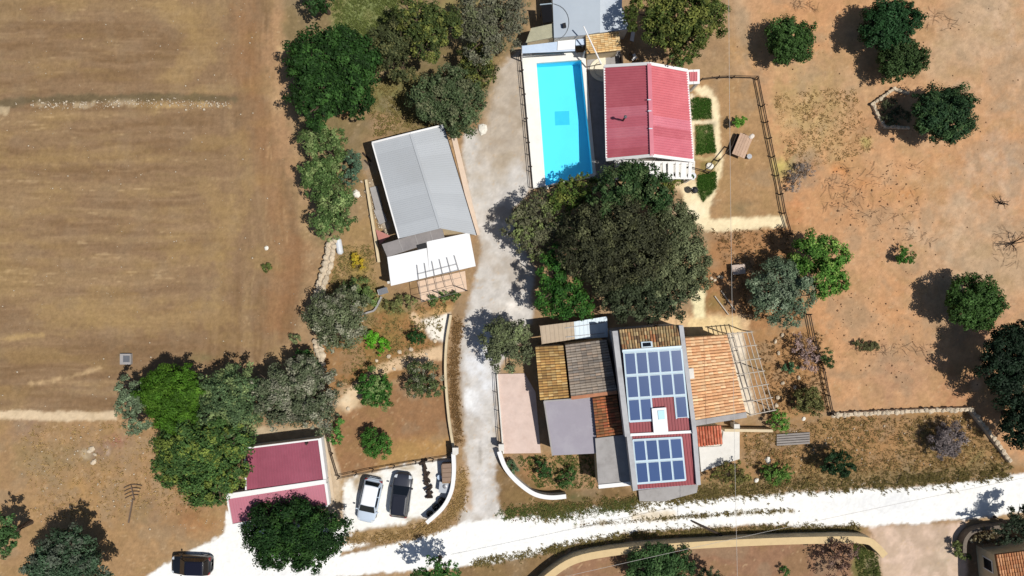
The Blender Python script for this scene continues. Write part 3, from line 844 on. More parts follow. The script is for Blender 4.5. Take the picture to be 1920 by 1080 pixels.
MB().prism([(p.x, p.y) for p in [P(845, 252), P(856, 256), P(900, 440), P(890, 442)]], -0.1, 0.1).build("walkway", mat("pink_kerb", S(226, 204, 184), var=0.08), gh)

# steel pergola with tiled floor south of the grey house
MBp = [P(782, 528), P(872, 508), P(876, 545), P(790, 565)]
perg = E("pergola", "rusty steel pergola grid over pink tiled floor south of grey-roofed house", "pergola", base_of(MBp))
MB().prism([(p.x, p.y) for p in MBp], -0.1, 0.08).build("floor_slab", mat("pink_tiles", S(236, 206, 180), var=0.12, scale=3), perg)
ga, gb, gc, gd = P(782, 497, 2.95), P(852, 479, 2.95), P(872, 545, 2.85), P(790, 566, 2.85)
for f in (0.0, 0.2, 0.4, 0.6, 0.8, 1.0):
    MB().bar(ga.lerp(gb, f), gd.lerp(gc, f), 0.035, 0.05).build("rafter", LIGHTIRON, perg)
for f in (0.25, 0.42, 0.62, 0.82, 1.0):
    MB().bar(ga.lerp(gd, f)+Vector((0, 0, 0.08)), gb.lerp(gc, f)+Vector((0, 0, 0.08)), 0.03, 0.04).build("purlin", LIGHTIRON, perg)
for p in (gc, gd, gd.lerp(gc, 0.5)):
    MB().bar((p.x, p.y, -0.1), (p.x, p.y, p.z), 0.08, 0.08).build("post", IRON, perg)

# ---------------- garage with maroon roofs
gu = [P(460, 840, 2.35), P(597, 823, 2.35), P(607, 899, 2.25), P(462, 918, 2.25)]
gl = [P(426, 928, 2.15), P(608, 903, 2.15), P(615, 948, 2.0), P(436, 983, 2.0)]
garage = E("garage", "low garage with two maroon sheet roofs and white parapets beside the parked cars", "garage", base_of([gu[0], gu[1], gl[2], gl[3]]))
walls_under(garage, gu, WALLW, 0.15); walls_under(garage, gl, WALLW, 0.18)
for q, nb, rb, rm in ((gu, 7, 4, REDG), (gl, 9, 4, REDL)):
    r_ = MB().slab(q, 0.08).build("roof", rm, garage)
    for k in range(nb):
        f0, f1 = k/nb, (k+1)/nb
        ribbed(r_, [q[0].lerp(q[1], f0), q[0].lerp(q[1], f1), q[3].lerp(q[2], f1), q[3].lerp(q[2], f0)], rb, rm, top=0.3)
edge_board(garage, gu[0], gu[1], 0.14, 0.2, FASCIA); edge_board(garage, gu[0], gu[3], 0.12, 0.16, FASCIA)
up8 = Vector((0, 0, 0.16))
MB().slab([P(425, 926, 2.45), P(611, 899, 2.45), P(611, 907, 2.45), P(426, 936, 2.45)], 0.5).build("parapet", FASCIA, garage)
MB().slab([P(596, 822, 2.47), P(602, 821, 2.47), P(612, 898, 2.47), P(606, 899, 2.47)], 0.6).build("parapet", FASCIA, garage)
edge_board(garage, gl[0], gl[3], 0.14, 0.2, FASCIA); edge_board(garage, gl[3], gl[2], 0.12, 0.16, FASCIA)
MB().slab([P(608, 907, 2.25), P(613, 906, 2.25), P(618, 946, 2.15), P(614, 948, 2.15)], 0.5).build("parapet", FASCIA, garage)
MB().prism([(p.x, p.y) for p in [P(603, 822), P(612, 821), P(634, 985), P(618, 985)]], -0.1, 0.05).build("walkway", mat("beige_paving", S(214, 194, 168), var=0.08), garage)
opening(garage, gl, 2, 0.3, 2.4, 0.0, 1.8, "door", pane=STEEL, ins=0.18); opening(garage, gl, 2, 0.7, 2.4, 0.0, 1.8, "door", pane=STEEL, ins=0.18)
vent = MB().tube([P(577, 829, 2.3), P(574, 833, 2.7)], 0.1, 8).build("vent_pipe", IRON, garage)

# ---------------- old farm complex with solar panels
UP = Vector((0, 0, 1))
c_or = [S(246, 196, 148), S(240, 184, 134), S(250, 210, 164), S(232, 176, 130), S(246, 202, 154)]
c_old = [S(150, 118, 84), S(176, 140, 96), S(120, 96, 74), S(168, 112, 76), S(186, 160, 118)]
c_yel = [S(222, 180, 112), S(208, 162, 96), S(230, 194, 132), S(196, 150, 92)]
c_gry = [S(150, 138, 126), S(158, 144, 130), S(138, 128, 118), S(166, 146, 128), S(146, 138, 130)]
sh = E("solar_house", "tall farmhouse whose roof carries rows of blue solar panels", "house", base_of([P(1150, 620), P(1272, 612), P(1305, 910), P(1190, 920)]))
RZ = 6.0
nq = [P(1160, 619, 5.45), P(1272, 610, 5.45), P(1277, 654, RZ), P(1167, 662, RZ)]
s1 = [P(1167, 660, RZ), P(1278, 652, RZ), P(1293, 810, 5.1), P(1182, 816, 5.1)]
s2 = [P(1184, 818, 4.95), P(1294, 812, 4.95), P(1305, 908, 4.35), P(1194, 917, 4.35)]
wl = [P(1150, 622, 5.3), P(1282, 612, 5.3), P(1306, 812, 4.9), P(1177, 818, 4.9)]
wl2 = [P(1177, 816, 4.75), P(1306, 810, 4.75), P(1313, 908, 4.2), P(1190, 920, 4.2)]
blue_render = mat("grey_blue_render", S(176, 184, 198), rough=0.9, var=0.07, scale=1.0, bump=0.08)
walls_under(sh, wl, blue_render, 0.02, 0.0); walls_under(sh, wl2, blue_render, 0.03, 0.0)
ro = MB().slab(nq, 0.25).build("tile_roof", mat("old_tile_bed", S(120, 92, 66), var=0.25), sh)
tile_roof(ro, [nq[3], nq[2], nq[1], nq[0]], 22, 6, c_old, S(196, 176, 128), 0.4, seed=3, wear=0.35)
r1 = MB().slab(s1, 0.25).build("metal_roof", REDS, sh)
r2 = MB().slab(s2, 0.25).build("metal_roof", REDS, sh)
for q, r_ in ((s1, r1), (s2, r2)):
    for k in range(5):
        f0, f1 = k/5, (k+1)/5
        ribbed(r_, [q[0].lerp(q[1], f0), q[0].lerp(q[1], f1), q[3].lerp(q[2], f1), q[3].lerp(q[2], f0)], 4, REDS, top=0.3)
# parapets
parm = mat("parapet_render", S(190, 190, 192), rough=0.9, var=0.1, scale=1.2, stain=S(150, 146, 146), stain_amt=0.5)
MB().slab([P(1148, 621, 5.9), P(1158, 620, 5.9), P(1182, 818, 5.5), P(1172, 819, 5.5)], 0.9).build("parapet", parm, sh)
MB().slab([P(1175, 818, 5.2), P(1185, 817, 5.2), P(1196, 919, 4.75), P(1187, 921, 4.75)], 0.9).build("parapet", parm, sh)
MB().slab([P(1273, 610, 5.9), P(1281, 610, 5.9), P(1307, 812, 5.5), P(1299, 813, 5.5)], 0.9).build("parapet", parm, sh)
MB().slab([P(1298, 812, 5.2), P(1307, 811, 5.2), P(1314, 909, 4.75), P(1306, 910, 4.75)], 0.9).build("parapet", parm, sh)
MB().slab([P(1182, 813, 5.3), P(1298, 807, 5.3), P(1299, 812, 5.3), P(1182, 818, 5.3)], 0.5).build("step_coping", FASCIA, sh)
MB().slab([P(1167, 656, RZ+0.12), P(1278, 648, RZ+0.12), P(1278, 653, RZ+0.12), P(1167, 661, RZ+0.12)], 0.2).build("ridge_cap", ALU, sh)
sk = MB().slab([P(1202, 641, 5.95), P(1223, 640, 5.95), P(1224, 651, 6.1), P(1203, 652, 6.1)], 0.25).build("skylight", ALU, sh)
MB().slab([P(1205, 643, 6.0), P(1220, 642, 6.0), P(1221, 649, 6.13), P(1206, 650, 6.13)], 0.06).build("pane", GLASSD, sk)
sl = MB().slab([P(1222, 766, 5.75), P(1249, 764, 5.75), P(1253, 810, 5.5), P(1226, 812, 5.5)], 0.5).build("roof_light", white_sheet, sh)
MB().slab([P(1233, 770, 5.78), P(1246, 769, 5.78), P(1247, 786, 5.7), P(1235, 787, 5.7)], 0.05).build("pane", mat("pale_blue_plastic", S(190, 232, 246), rough=0.3, var=0.03, bump=0), sl)
MB().prism([(p.x, p.y) for p in [P(1196, 918), P(1308, 905), P(1305, 922), P(1245, 938), P(1198, 938)]], -0.1, 0.3).build("south_step", CONC, sh)
swq = [wl[0], wl[1], wl2[2], wl2[3]]
for t in (0.3, 0.7): opening(sh, swq, 2, t, 1.0, 2.7, 3.7, ins=0.02)
opening(sh, swq, 2, 0.5, 1.1, 0.3, 2.3, "door", ins=0.02)
for t in (0.25, 0.55): opening(sh, swq, 0, t, 1.0, 3.0, 4.2, ins=0.02)

RAILM = mat("rail_metal", S(196, 218, 230), rough=0.5, var=0.04, bump=0)
# solar panels: frame and cell sheet, each lifted off
def solar(q, label):
    c = base_of(q); c.z = min(p.z for p in q)
    s = bpy.data.objects.new("solar_panel", None); COL.objects.link(s); s.parent = sh; s.location = c-sh.location; s["label"] = label
    n = (q[1]-q[0]).cross(q[3]-q[0]).normalized()
    if n.z < 0: n = -n
    qq = [p+n*0.16 for p in q]
    MB().hexa([p-n*0.05 for p in qq], qq).build("frame", ALU, s)
    qi = [bil(qq, a, b)+n*0.006 for a, b in ((0.035, 0.025), (0.965, 0.025), (0.965, 0.975), (0.035, 0.975))]
    MB().hexa([p-n*0.004 for p in qi], qi).build("cell_sheet", CELL, s)
    rl = MB()
    for f in (0.25, 0.75):
        rl.bar(bil(q, 0.02, f)+n*0.075, bil(q, 0.98, f)+n*0.075, 0.05, 0.06)
    rl.build("rail", ALU, s)
ordn = ["first", "second", "third", "fourth", "fifth"]
def grid_panels(q, nu, nv, rows, skip, where):
    n = (q[1]-q[0]).cross(q[3]-q[0]).normalized()
    if n.z < 0: n = -n
    for r in range(nv+1):
        MB().bar(bil(q, 0, r/nv)+n*0.13, bil(q, 1 if (nv, r) != (3, 3) else 0.4, r/nv)+n*0.13, 0.13, 0.03).build("mounting_rail", RAILM, sh)
    for k in range(nu+1):
        e = 1.0 if nv == 2 or k != 3 else 0.667
        MB().bar(bil(q, k/nu, 0)+n*0.125, bil(q, k/nu, e)+n*0.125, 0.12, 0.03).build("mounting_rail", RAILM, sh)
    for r in range(nv):
        for k in range(nu):
            if (r, k) in skip: continue
            g = 0.045
            u0, u1 = (k+g)/nu, (k+1-g)/nu; v0, v1 = (r+0.04)/nv, (r+0.96)/nv
            cell = [bil(q, u0, v0), bil(q, u1, v0), bil(q, u1, v1), bil(q, u0, v1)]
            solar(cell, "blue solar panel, %s from the west in the %s" % (ordn[k], rows[r]))
pa = [P(1169, 660, RZ+0.0), P(1277, 653, RZ+0.0), P(1290, 783, 5.27), P(1180, 790, 5.27)]
grid_panels(pa, 5, 3, ["row under the ridge", "middle row below the ridge row", "broken row around the white roof light"], {(2, 2), (2, 3)}, "")
pb_ = [P(1186, 824, 4.92), P(1277, 819, 4.92), P(1285, 899, 4.42), P(1194, 906, 4.42)]
grid_panels(pb_, 4, 2, ["upper row of the lower roof", "lowest row above the road"], set(), "")

# tile-roofed wing east of the solar house
eq = [P(1284, 633, 3.6), P(1362, 627, 2.9), P(1400, 782, 2.9), P(1303, 798, 3.6)]
ew = E("tiled_wing", "house wing with orange clay tile roof between solar house and wooden pergola", "house", base_of(eq))
walls_under(ew, eq, WALLC, 0.2)
ro = MB().slab(eq, 0.14).build("roof", mat("tile_bed", S(128, 84, 50), var=0.2), ew)
tile_roof(ro, [eq[0].lerp(eq[3], 0.0), eq[3].lerp(eq[0], 0.06), eq[2].lerp(eq[1], 0.06), eq[1]], 27, 10, c_or, S(222, 164, 116), 0.5, seed=8, wear=0.08, hgt=0.07)
edge_board(ew, eq[3].lerp(eq[0], 0.03), eq[2].lerp(eq[1], 0.03), 0.5, 0.12, CONC, "verge_coping")
MB().box(P(1296, 700, 3.75), (0.4, 0.9, 0.35), 0.1).build("chimney", WALLW, ew)
opening(ew, eq, 1, 0.3, 1.2, 0.9, 2.0, ins=0.2); opening(ew, eq, 1, 0.65, 1.2, 0.0, 2.1, "door", ins=0.2)
# small red roof below it
eq2 = [P(1304, 800, 2.7), P(1352, 797, 2.7), P(1355, 832, 2.4), P(1308, 837, 2.4)]
e2 = E("tiled_lean_to", "small lean-to with red clay tiles above the white terrace", "shed", base_of(eq2))
walls_under(e2, eq2, WALLW, 0.12)
ro = MB().slab(eq2, 0.1).build("roof", mat("tile_bed"), e2)
tile_roof(ro, eq2, 9, 5, [S(206, 112, 82), S(196, 104, 76), S(216, 128, 98)], None, 0, seed=12, wear=0.12)
# white terrace
tq = [P(1310, 838), P(1384, 806), P(1386, 862), P(1355, 872), P(1318, 886)]
te = E("white_terrace", "white paved terrace with low white wall below the tiled wing", "terrace", base_of(tq))
MB().prism([(p.x, p.y) for p in [P(1310, 838), P(1352, 836), P(1356, 806), P(1386, 806), P(1386, 860), P(1355, 870), P(1314, 884)]], -0.1, 0.12).build("floor_slab", WALLW, te)
MB().bar(P(1356, 805, 0.45), P(1446, 806, 0.45), 0.25, 0.9).build("low_wall", WALLC, te)
MB().box(P(1378, 797, 0.6), (0.5, 0.4, 1.2)).build("gate_post", WALLW, te)

# west annexes
wq_ = [P(1004, 650, 2.6), P(1056, 647, 3.0), P(1067, 745, 3.0), P(1013, 750, 2.6)]
yw = E("yellow_tiled_annex", "narrow annex with yellow lichen-covered tile roof at west end of farmhouse", "shed", base_of(wq_))
walls_under(yw, wq_, WALLC, 0.15)
ro = MB().slab(wq_, 0.12).build("roof", mat("old_tile_bed"), yw)
tile_roof(ro, [wq_[1], wq_[2], wq_[3], wq_[0]], 20, 6, c_yel, S(140, 112, 70), 0.55, seed=21, wear=0.14)
gq_ = [P(1060, 646, 3.3), P(1137, 636, 3.75), P(1157, 735, 3.75), P(1071, 746, 3.3)]
gw = E("grey_tiled_annex", "annex with weathered grey clay tile roof touching the solar house", "shed", base_of(gq_))
walls_under(gw, gq_, WALLC, 0.12)
ro = MB().slab(gq_, 0.14).build("roof", mat("grey_tile_bed", S(112, 98, 86), var=0.25), gw)
tile_roof(ro, [gq_[1], gq_[2], gq_[3], gq_[0]], 20, 8, c_gry, S(178, 164, 148), 0.6, seed=33, wear=0.16, hgt=0.06)
edge_board(gw, gq_[2], gq_[3], 0.3, 0.1, mat("clay_edge", S(190, 130, 96), var=0.2), "eave_tiles", 0.08)
fq = [P(1020, 752, 2.7), P(1112, 745, 2.8), P(1120, 850, 2.7), P(1036, 854, 2.6)]
lilac = mat("lilac_grey_concrete", S(166, 160, 170), rough=0.9, var=0.06, scale=0.8, bump=0.08, stain=S(188, 184, 190), stain_amt=0.5, stain_scale=0.5)
fw = E("flat_roofed_annex", "annex with flat lilac-grey concrete roof beside the pink patio", "shed", base_of(fq))
walls_under(fw, fq, WALLC, 0.1); slab_roof(fw, fq, 0.16, lilac)
edge_board(fw, fq[0], fq[3], 0.12, 0.1, CONC, "roof_edge", 0.02); edge_board(fw, fq[0], fq[1], 0.12, 0.1, CONC, "roof_edge", 0.03)
opening(fw, fq, 3, 0.5, 1.0, 0.0, 2.1, "door", ins=0.1)
oq = [P(1111, 746, 3.15), P(1156, 740, 3.4), P(1168, 813, 3.4), P(1119, 820, 3.15)]
ow = E("rust_tiled_annex", "small annex with rust-coloured mossy tile roof between grey flat roofs", "shed", base_of(oq))
walls_under(ow, oq, WALLC, 0.08)
ro = MB().slab(oq, 0.12).build("roof", mat("old_tile_bed"), ow)
tile_roof(ro, [oq[1], oq[2], oq[3], oq[0]], 14, 6, [S(200, 120, 76), S(184, 104, 70), S(170, 116, 78)], S(112, 88, 56), 0.7, seed=44, wear=0.3)
cq = [P(1116, 822, 3.1), P(1172, 815, 3.2), P(1183, 908, 2.9), P(1122, 914, 2.8)]
cw = E("concrete_roofed_annex", "annex with streaked grey concrete roof and white front ledge facing the road", "shed", base_of(cq))
walls_under(cw, cq, WALLC, 0.08); slab_roof(cw, cq, 0.15, CONC)
edge_board(cw, cq[3]+Vector((0, 0.1, 0)), cq[2]+Vector((0, 0.1, 0)), 0.35, 0.25, FASCIA, "front_ledge", 0.0)
opening(cw, cq, 2, 0.5, 1.2, 0.9, 2.0, ins=0.08)
# awning
aq = [P(1012, 611, 2.5), P(1076, 603, 2.5), P(1078, 636, 2.3), P(1016, 645, 2.3)]
bq = [P(1076, 603, 2.52), P(1138, 593, 2.52), P(1140, 632, 2.32), P(1078, 636, 2.32)]
aw = E("awning", "lean-to awning of beige and pale blue sheets north of the tiled annexes", "awning", base_of([aq[0], bq[1], bq[2], aq[3]]))
ribbed(aw, [aq[0], aq[1], aq[2], aq[3]], 8, mat("beige_sheet", S(190, 170, 146), var=0.12, rough=0.6), hgt=0.02, name="sheet")
ribbed(aw, [bq[0], bq[1], bq[2], bq[3]], 8, mat("pale_blue_sheet", S(226, 240, 250), var=0.05, rough=0.5), hgt=0.02, name="sheet")
for f in (0.3, 0.8):
    MB().bar(aq[0].lerp(aq[3], f)+Vector((2.2, 0.3, 0.1)), bq[1].lerp(bq[2], f)-Vector((0.3, 0, -0.1)), 0.05, 0.05).build("batten", STEEL, aw)
for p in (aq[0], bq[1], aq[3], bq[2]):
    MB().bar((p.x, p.y, -0.1), (p.x, p.y, p.z), 0.08, 0.08).build("post", WOOD, aw)
# pink patio
ptq = [P(932, 701), P(984, 700), P(1004, 735), P(1014, 849), P(944, 850)]
pt = E("patio", "pink paved patio beside the drive, west of the flat-roofed annex", "patio", base_of(ptq))
MB().prism([(p.x, p.y) for p in ptq], -0.1, 0.1).build("paving", PINK, pt)
MB().bar(P(932, 700, 0.12), P(944, 850, 0.12), 0.12, 0.3).build("edge_kerb", WALLW, pt)

# wooden pergola east of the tiled wing
wpx = [P(1366, 626, 2.5), P(1408, 622, 2.5), P(1452, 768, 2.5), P(1408, 778, 2.5)]
wp = E("wooden_pergola", "open grid pergola of pale poles east of the orange tiled wing", "pergola", base_of(wpx))
pole = mat("pale_poles", S(206, 194, 178), var=0.15)
for f in (0.0, 0.2, 0.4, 0.6, 0.8, 1.0):
    MB().tube([wpx[0].lerp(wpx[1], f)+Vector((0, 0.1, 0)), wpx[3].lerp(wpx[2], f)-Vector((0, 0.1, 0))], 0.045, 6).build("rafter", pole, wp)
for f in (0.0, 0.17, 0.34, 0.5, 0.67, 0.84, 1.0):
    MB().tube([wpx[0].lerp(wpx[3], f)+Vector((-0.15, 0, 0.09)), wpx[1].lerp(wpx[2], f)+Vector((0.15, 0, 0.09))], 0.045, 6).build("cross_pole", pole, wp)
for a in (0, 1, 2, 3):
    p = wpx[a]; MB().tube([(p.x, p.y, -0.1), (p.x, p.y, 2.55)], 0.06, 6).build("post", pole, wp)
for a, b in ((0, 3), (1, 2)):
    p = wpx[a].lerp(wpx[b], 0.5); MB().tube([(p.x, p.y, -0.1), (p.x, p.y, 2.55)], 0.06, 6).build("post", pole, wp)

# house corner at the lower right edge
hq = [P(1866, 1040, 3.0), P(1990, 1024, 3.0), P(2010, 1130, 3.7), P(1886, 1146, 3.7)]
hc = E("roadside_house", "corner of a house with orange clay tiles at the courtyard", "house", base_of(hq))
walls_under(hc, hq, WALLC, 0.3)
ro = MB().slab(hq, 0.14).build("roof", mat("tile_bed"), hc)
tile_roof(ro, [hq[3], hq[2], hq[1], hq[0]], 26, 14, [S(206, 146, 100), S(196, 132, 90), S(214, 158, 116)], None, 0, seed=51, wear=0.15)
opening(hc, hq, 3, 0.7, 1.0, 0.9, 2.0, ins=0.3)

# ---------------- pool house group at the top
th = E("pool_terrace_house", "flat-roofed pool house with grey-blue concrete roof terrace north of the pool", "house", base_of([P(1035, -30), P(1175, -30), P(1175, 60), P(1040, 70)]))
Zt = 2.8
tp = [P(1035, -60, Zt), P(1124, -60, Zt), P(1124, 60, Zt), P(1095, 66, Zt), P(1040, 70, Zt)]
tr_m = mat("blue_grey_terrace", S(186, 196, 206), rough=0.8, var=0.05, scale=0.7, bump=0.05, stain=S(160, 172, 186), stain_amt=0.6, stain_scale=0.35)
MB().prism([(p.x, p.y) for p in tp], 0.0, Zt).build("wall", WALLW, th)
MB().prism([(p.x, p.y) for p in inset(tp, -0.06)], Zt, Zt+0.08).build("roof_terrace", tr_m, th)
tp2 = [P(1124, -60, 2.5), P(1166, -60, 2.5), P(1166, 12, 2.5), P(1178, 54, 2.5), P(1124, 61, 2.5)]
MB().prism([(p.x, p.y) for p in tp2], 0.0, 2.5).build("wall", WALLW, th)
MB().prism([(p.x+0.01, p.y) for p in inset(tp2, -0.05)], 2.5, 2.56).build("roof_terrace", mat("light_terrace", S(206, 214, 222), rough=0.8, var=0.05, stain=S(180, 190, 204), stain_amt=0.5), th)
MB().tube([P(1038, 7, Zt+0.12)]+[P(1037+30*math.cos(a), 42-34*math.sin(a)*1.0, Zt+0.12) for a in np.linspace(1.35, -1.2, 12)], 0.025, 5).build("hose", mat("grey_hose", S(110, 112, 116)), th)
props(MB().box(P(1058, 48, Zt+0.28), (0.28, 0.36, 0.35), 0.2).build("roof_box", BLACK, th))
dp = E("solar_collector", "black solar water collector at the west edge of the pool terrace", "collector", P(1025, 25))
MB().hexa([P(1014, 10, 2.2), P(1034, 8, 2.75), P(1037, 41, 2.75), P(1018, 44, 2.2)], [p+Vector((0, 0, 0.09)) for p in (P(1014, 10, 2.2), P(1034, 8, 2.75), P(1037, 41, 2.75), P(1018, 44, 2.2))]).build("absorber", BLACK, dp)
MB().bar(P(1013, 9, 2.28), P(1034, 7, 2.83), 0.08, 0.12).build("frame", ALU, dp)
for p in (P(1015, 12, 2.2), P(1019, 42, 2.2)): MB().bar((p.x, p.y, -0.05), (p.x, p.y, 2.2), 0.07, 0.07).build("leg", STEEL, dp)
bs = [P(996, 53, 2.3), P(1038, 44, 2.55), P(1041, 69, 2.55), P(986, 80, 2.3)]
bsh = E("beige_shed", "small shed with faded beige corrugated roof at the pool corner", "shed", base_of(bs))
walls_under(bsh, bs, WALLC, 0.12)
rf = MB().slab(bs, 0.08).build("roof", mat("beige_fibre", S(190, 186, 160), var=0.15), bsh)
for k in range(3):
    ribbed(rf, [bs[1].lerp(bs[2], k/3), bs[1].lerp(bs[2], (k+1)/3), bs[0].lerp(bs[3], (k+1)/3), bs[0].lerp(bs[3], k/3)], 4, mat("beige_fibre"), hgt=0.04)
bl = [P(979, 86, 2.35), P(1097, 72, 2.35), P(1097, 95, 2.2), P(979, 100, 2.2)]
bla = E("pool_awning", "pale blue awning roof across the north end of the pool", "awning", base_of(bl))
pbm = mat("pale_blue_roof", S(196, 214, 236), rough=0.5, var=0.06, stain=S(222, 234, 246), stain_amt=0.6, stain_scale=0.5)
MB().slab([bl[0], bl[1].lerp(bl[0], 0.16), bl[2].lerp(bl[3], 0.16), bl[3]], 0.08).build("roof_sheet", pbm, bla)
MB().slab([bl[0].lerp(bl[1], 0.85), bl[1], bl[1].lerp(bl[2], 0.5), bl[0].lerp(bl[1], 0.85).lerp(bl[3].lerp(bl[2], 0.85), 0.5)], 0.1).build("roof_sheet", pbm, bla)
MB().slab([P(1046, 77, 2.42), P(1078, 74, 2.42), P(1078, 92, 2.32), P(1045, 94, 2.32)], 0.04).build("white_panel", white_sheet, bla)
MB().bar(bl[3]+Vector((0.9, -0.05, -0.1)), bl[2]+Vector((-0.8, -0.05, -0.1)), 0.08, 0.16).build("front_bar", BLACK, bla)  # black bar stands in for the shade under the awning's south edge
for p in (bl[0], bl[1], bl[2], bl[3]):
    MB().bar((p.x*0.998, p.y, -0.05), (p.x*0.998, p.y, p.z-0.1), 0.1, 0.1).build("post", FASCIA, bla)
tk = [P(1098, 66, 2.7), P(1160, 59, 2.7), P(1165, 94, 2.35), P(1100, 101, 2.35)]
tkh = E("tiled_pool_bar", "small shelter with cream clay tile roof between pool and villa", "shed", base_of(tk))
walls_under(tkh, tk, WALLC, 0.2)
ro = MB().slab(tk, 0.1).build("roof", mat("cream_tile_bed", S(190, 154, 104), var=0.15), tkh)
tile_roof(ro, [tk[1], tk[2], tk[3], tk[0]], 10, 9, [S(244, 206, 146), S(236, 190, 128), S(250, 220, 166)], None, 0, seed=61, wear=0.12)
pv = MB().prism([(p.x, p.y) for p in [P(1099, 100), P(1162, 94), P(1166, 122), P(1138, 128), P(1152, 345), P(1119, 345)]], -0.1, 0.05)
props(pv.build("pool_side_paving", CONC), "grey concrete paving strip between the pool and the villa", "paving")
# ================================================================== POOL
DZ = 0.35
co = [P(978, 102, DZ), P(1097, 98, DZ), P(1118, 331, DZ), P(1000, 353, DZ)]
wi_ = [P(1006, 118, DZ), P(1090, 112, DZ), P(1112, 325, DZ), P(1023, 348, DZ)]
pool = E("swimming_pool", "long rectangular swimming pool with turquoise water and white coping", "pool", base_of(co))
tile_w = mat("white_coping", S(255, 253, 246), rough=0.8, var=0.05, bump=0.05, stain=S(236, 226, 208), stain_amt=0.4)
names = ["coping", "coping", "coping", "coping"]
for i in range(4):
    j = (i+1) % 4
    MB().hexa([Vector((p.x, p.y, -0.1)) for p in (co[i], co[j], wi_[j], wi_[i])], [co[i], co[j], wi_[j], wi_[i]]).build("coping", tile_w, pool)
basin_m = mat("pool_liner", (0.21, 0.73, 0.93), rough=0.6, var=0.05, scale=0.6, bump=0.0)
FZ = -1.15
cxm = sum((p for p in wi_), Vector())/4
bb = [Vector((p.x+(p.x-cxm.x)*0.01, p.y+(p.y-cxm.y)*0.004, 0)) for p in wi_]
ft = [Vector((p.x, p.y, FZ)) for p in bb]; tt = [Vector((p.x, p.y, DZ-0.12)) for p in bb]
M("basin", ft+tt, [(0, 1, 2, 3), (0, 1, 5, 4), (1, 2, 6, 5), (2, 3, 7, 6), (3, 0, 4, 7)], basin_m, pool)
wz = [Vector((p.x, p.y, DZ-0.13)) for p in wi_]
M("water_surface", wz, [(0, 1, 2, 3)], water_mat(), pool)
def PF(x, y): return P(x, y, FZ+0.01)
MB().slab([PF(1040, 209), PF(1067, 208), PF(1068, 234), PF(1041, 235)], 0.008).build("floor_drain_mosaic", mat("blue_mosaic", (0.08, 0.52, 0.78), rough=0.6, var=0.08, bump=0), pool)
for f in (0.12, 0.3, 0.48, 0.66, 0.84):
    p = co[0].lerp(co[3], f); MB().lathe(p, [(0.05, 0), (0.05, 0.12), (0.07, 0.14), (0.07, 0.2)], 8).build("coping_light", IRON, pool)
# fence rail between pool and drive
pr = E("pool_railing", "thin dark railing along the drive side of the pool", "railing", P(985, 220))
r0, r1_ = P(975, 104, 0.0), P(997, 353, 0.0)
for z in (0.35, 0.7): MB().bar(r0+UP*z, r1_+UP*z, 0.04, 0.05).build("rail", WOODD, pr)
for k in range(9):
    p = r0.lerp(r1_, k/8); MB().bar(p-UP*0.05, p+UP*0.75, 0.06, 0.06).build("post", WOODD, pr)

# leaning white mast and parasol
props(MB().tube([P(1128, 120, 0.0), P(1127, 119, 2.7), P(1094, 49, 4.6)], [0.07, 0.07, 0.06], 8).build("leaning_mast", FASCIA), "white mast leaning across the cream tiled shelter roof", "mast")
cpt = P(1135, 131)
hp = [(cpt.x+1.5*math.cos(a), cpt.y+1.15*math.sin(a)) for a in np.linspace(math.pi/2, 3*math.pi/2, 13)]
hs = E("half_round_step", "cream half-round entrance step against the villa's west wall", "step", cpt)
MB().prism(hp, -0.1, 0.14).build("lower_tread", mat("cream_stone", S(250, 240, 216), var=0.06), hs)
MB().prism([(cpt.x+(x-cpt.x)*0.7, cpt.y+(y-cpt.y)*0.7) for x, y in hp], 0.14, 0.3).build("upper_tread", mat("cream_stone"), hs)

# ================================================================== WALLS AND FENCES
def wall_line(name, label, pts, w, h, material, cat="wall", cap=None, z0=-0.12):
    """free-standing wall of mitred segments"""
    pts = [Vector((p.x, p.y, 0)) for p in pts]
    L_, R_ = [], []
    for i, p in enumerate(pts):
        d = (pts[min(i+1, len(pts)-1)]-pts[max(i-1, 0)]).normalized(); n = Vector((-d.y, d.x, 0))
        L_.append(p+n*w/2); R_.append(p-n*w/2)
    root = E(name, label, cat, pts[len(pts)//2])
    m = MB(); c = MB()
    for i in range(len(pts)-1):
        q = [L_[i], L_[i+1], R_[i+1], R_[i]]
        m.hexa([v+UP*z0 for v in q], [v+UP*h for v in q])
    m.build("wall_body", material, root)
    if cap:
        L2, R2 = [], []
        for i, p in enumerate(pts):
            n = (L_[i]-p).normalized(); L2.append(p+n*(w/2+0.05)); R2.append(p-n*(w/2+0.05))
        for i in range(len(pts)-1):
            q = [L2[i], L2[i+1], R2[i+1], R2[i]]
            c.hexa([v+UP*h for v in q], [v+UP*(h+0.06) for v in q])
        c.build("coping", cap, root)
    return root

def curve(pts, n=6):
    """Catmull-Rom through pixel points"""
    out = []
    pts = [Vector((p[0], p[1])) for p in pts]
    for i in range(len(pts)-1):
        p0, p1, p2, p3 = pts[max(i-1, 0)], pts[i], pts[i+1], pts[min(i+2, len(pts)-1)]
        for k in range(n):
            t = k/n
            out.append(0.5*((2*p1)+(p2-p0)*t+(2*p0-5*p1+4*p2-p3)*t*t+(3*p1-p0-3*p2+p3)*t**3))
    out.append(pts[-1])
    return [P(p.x, p.y) for p in out]

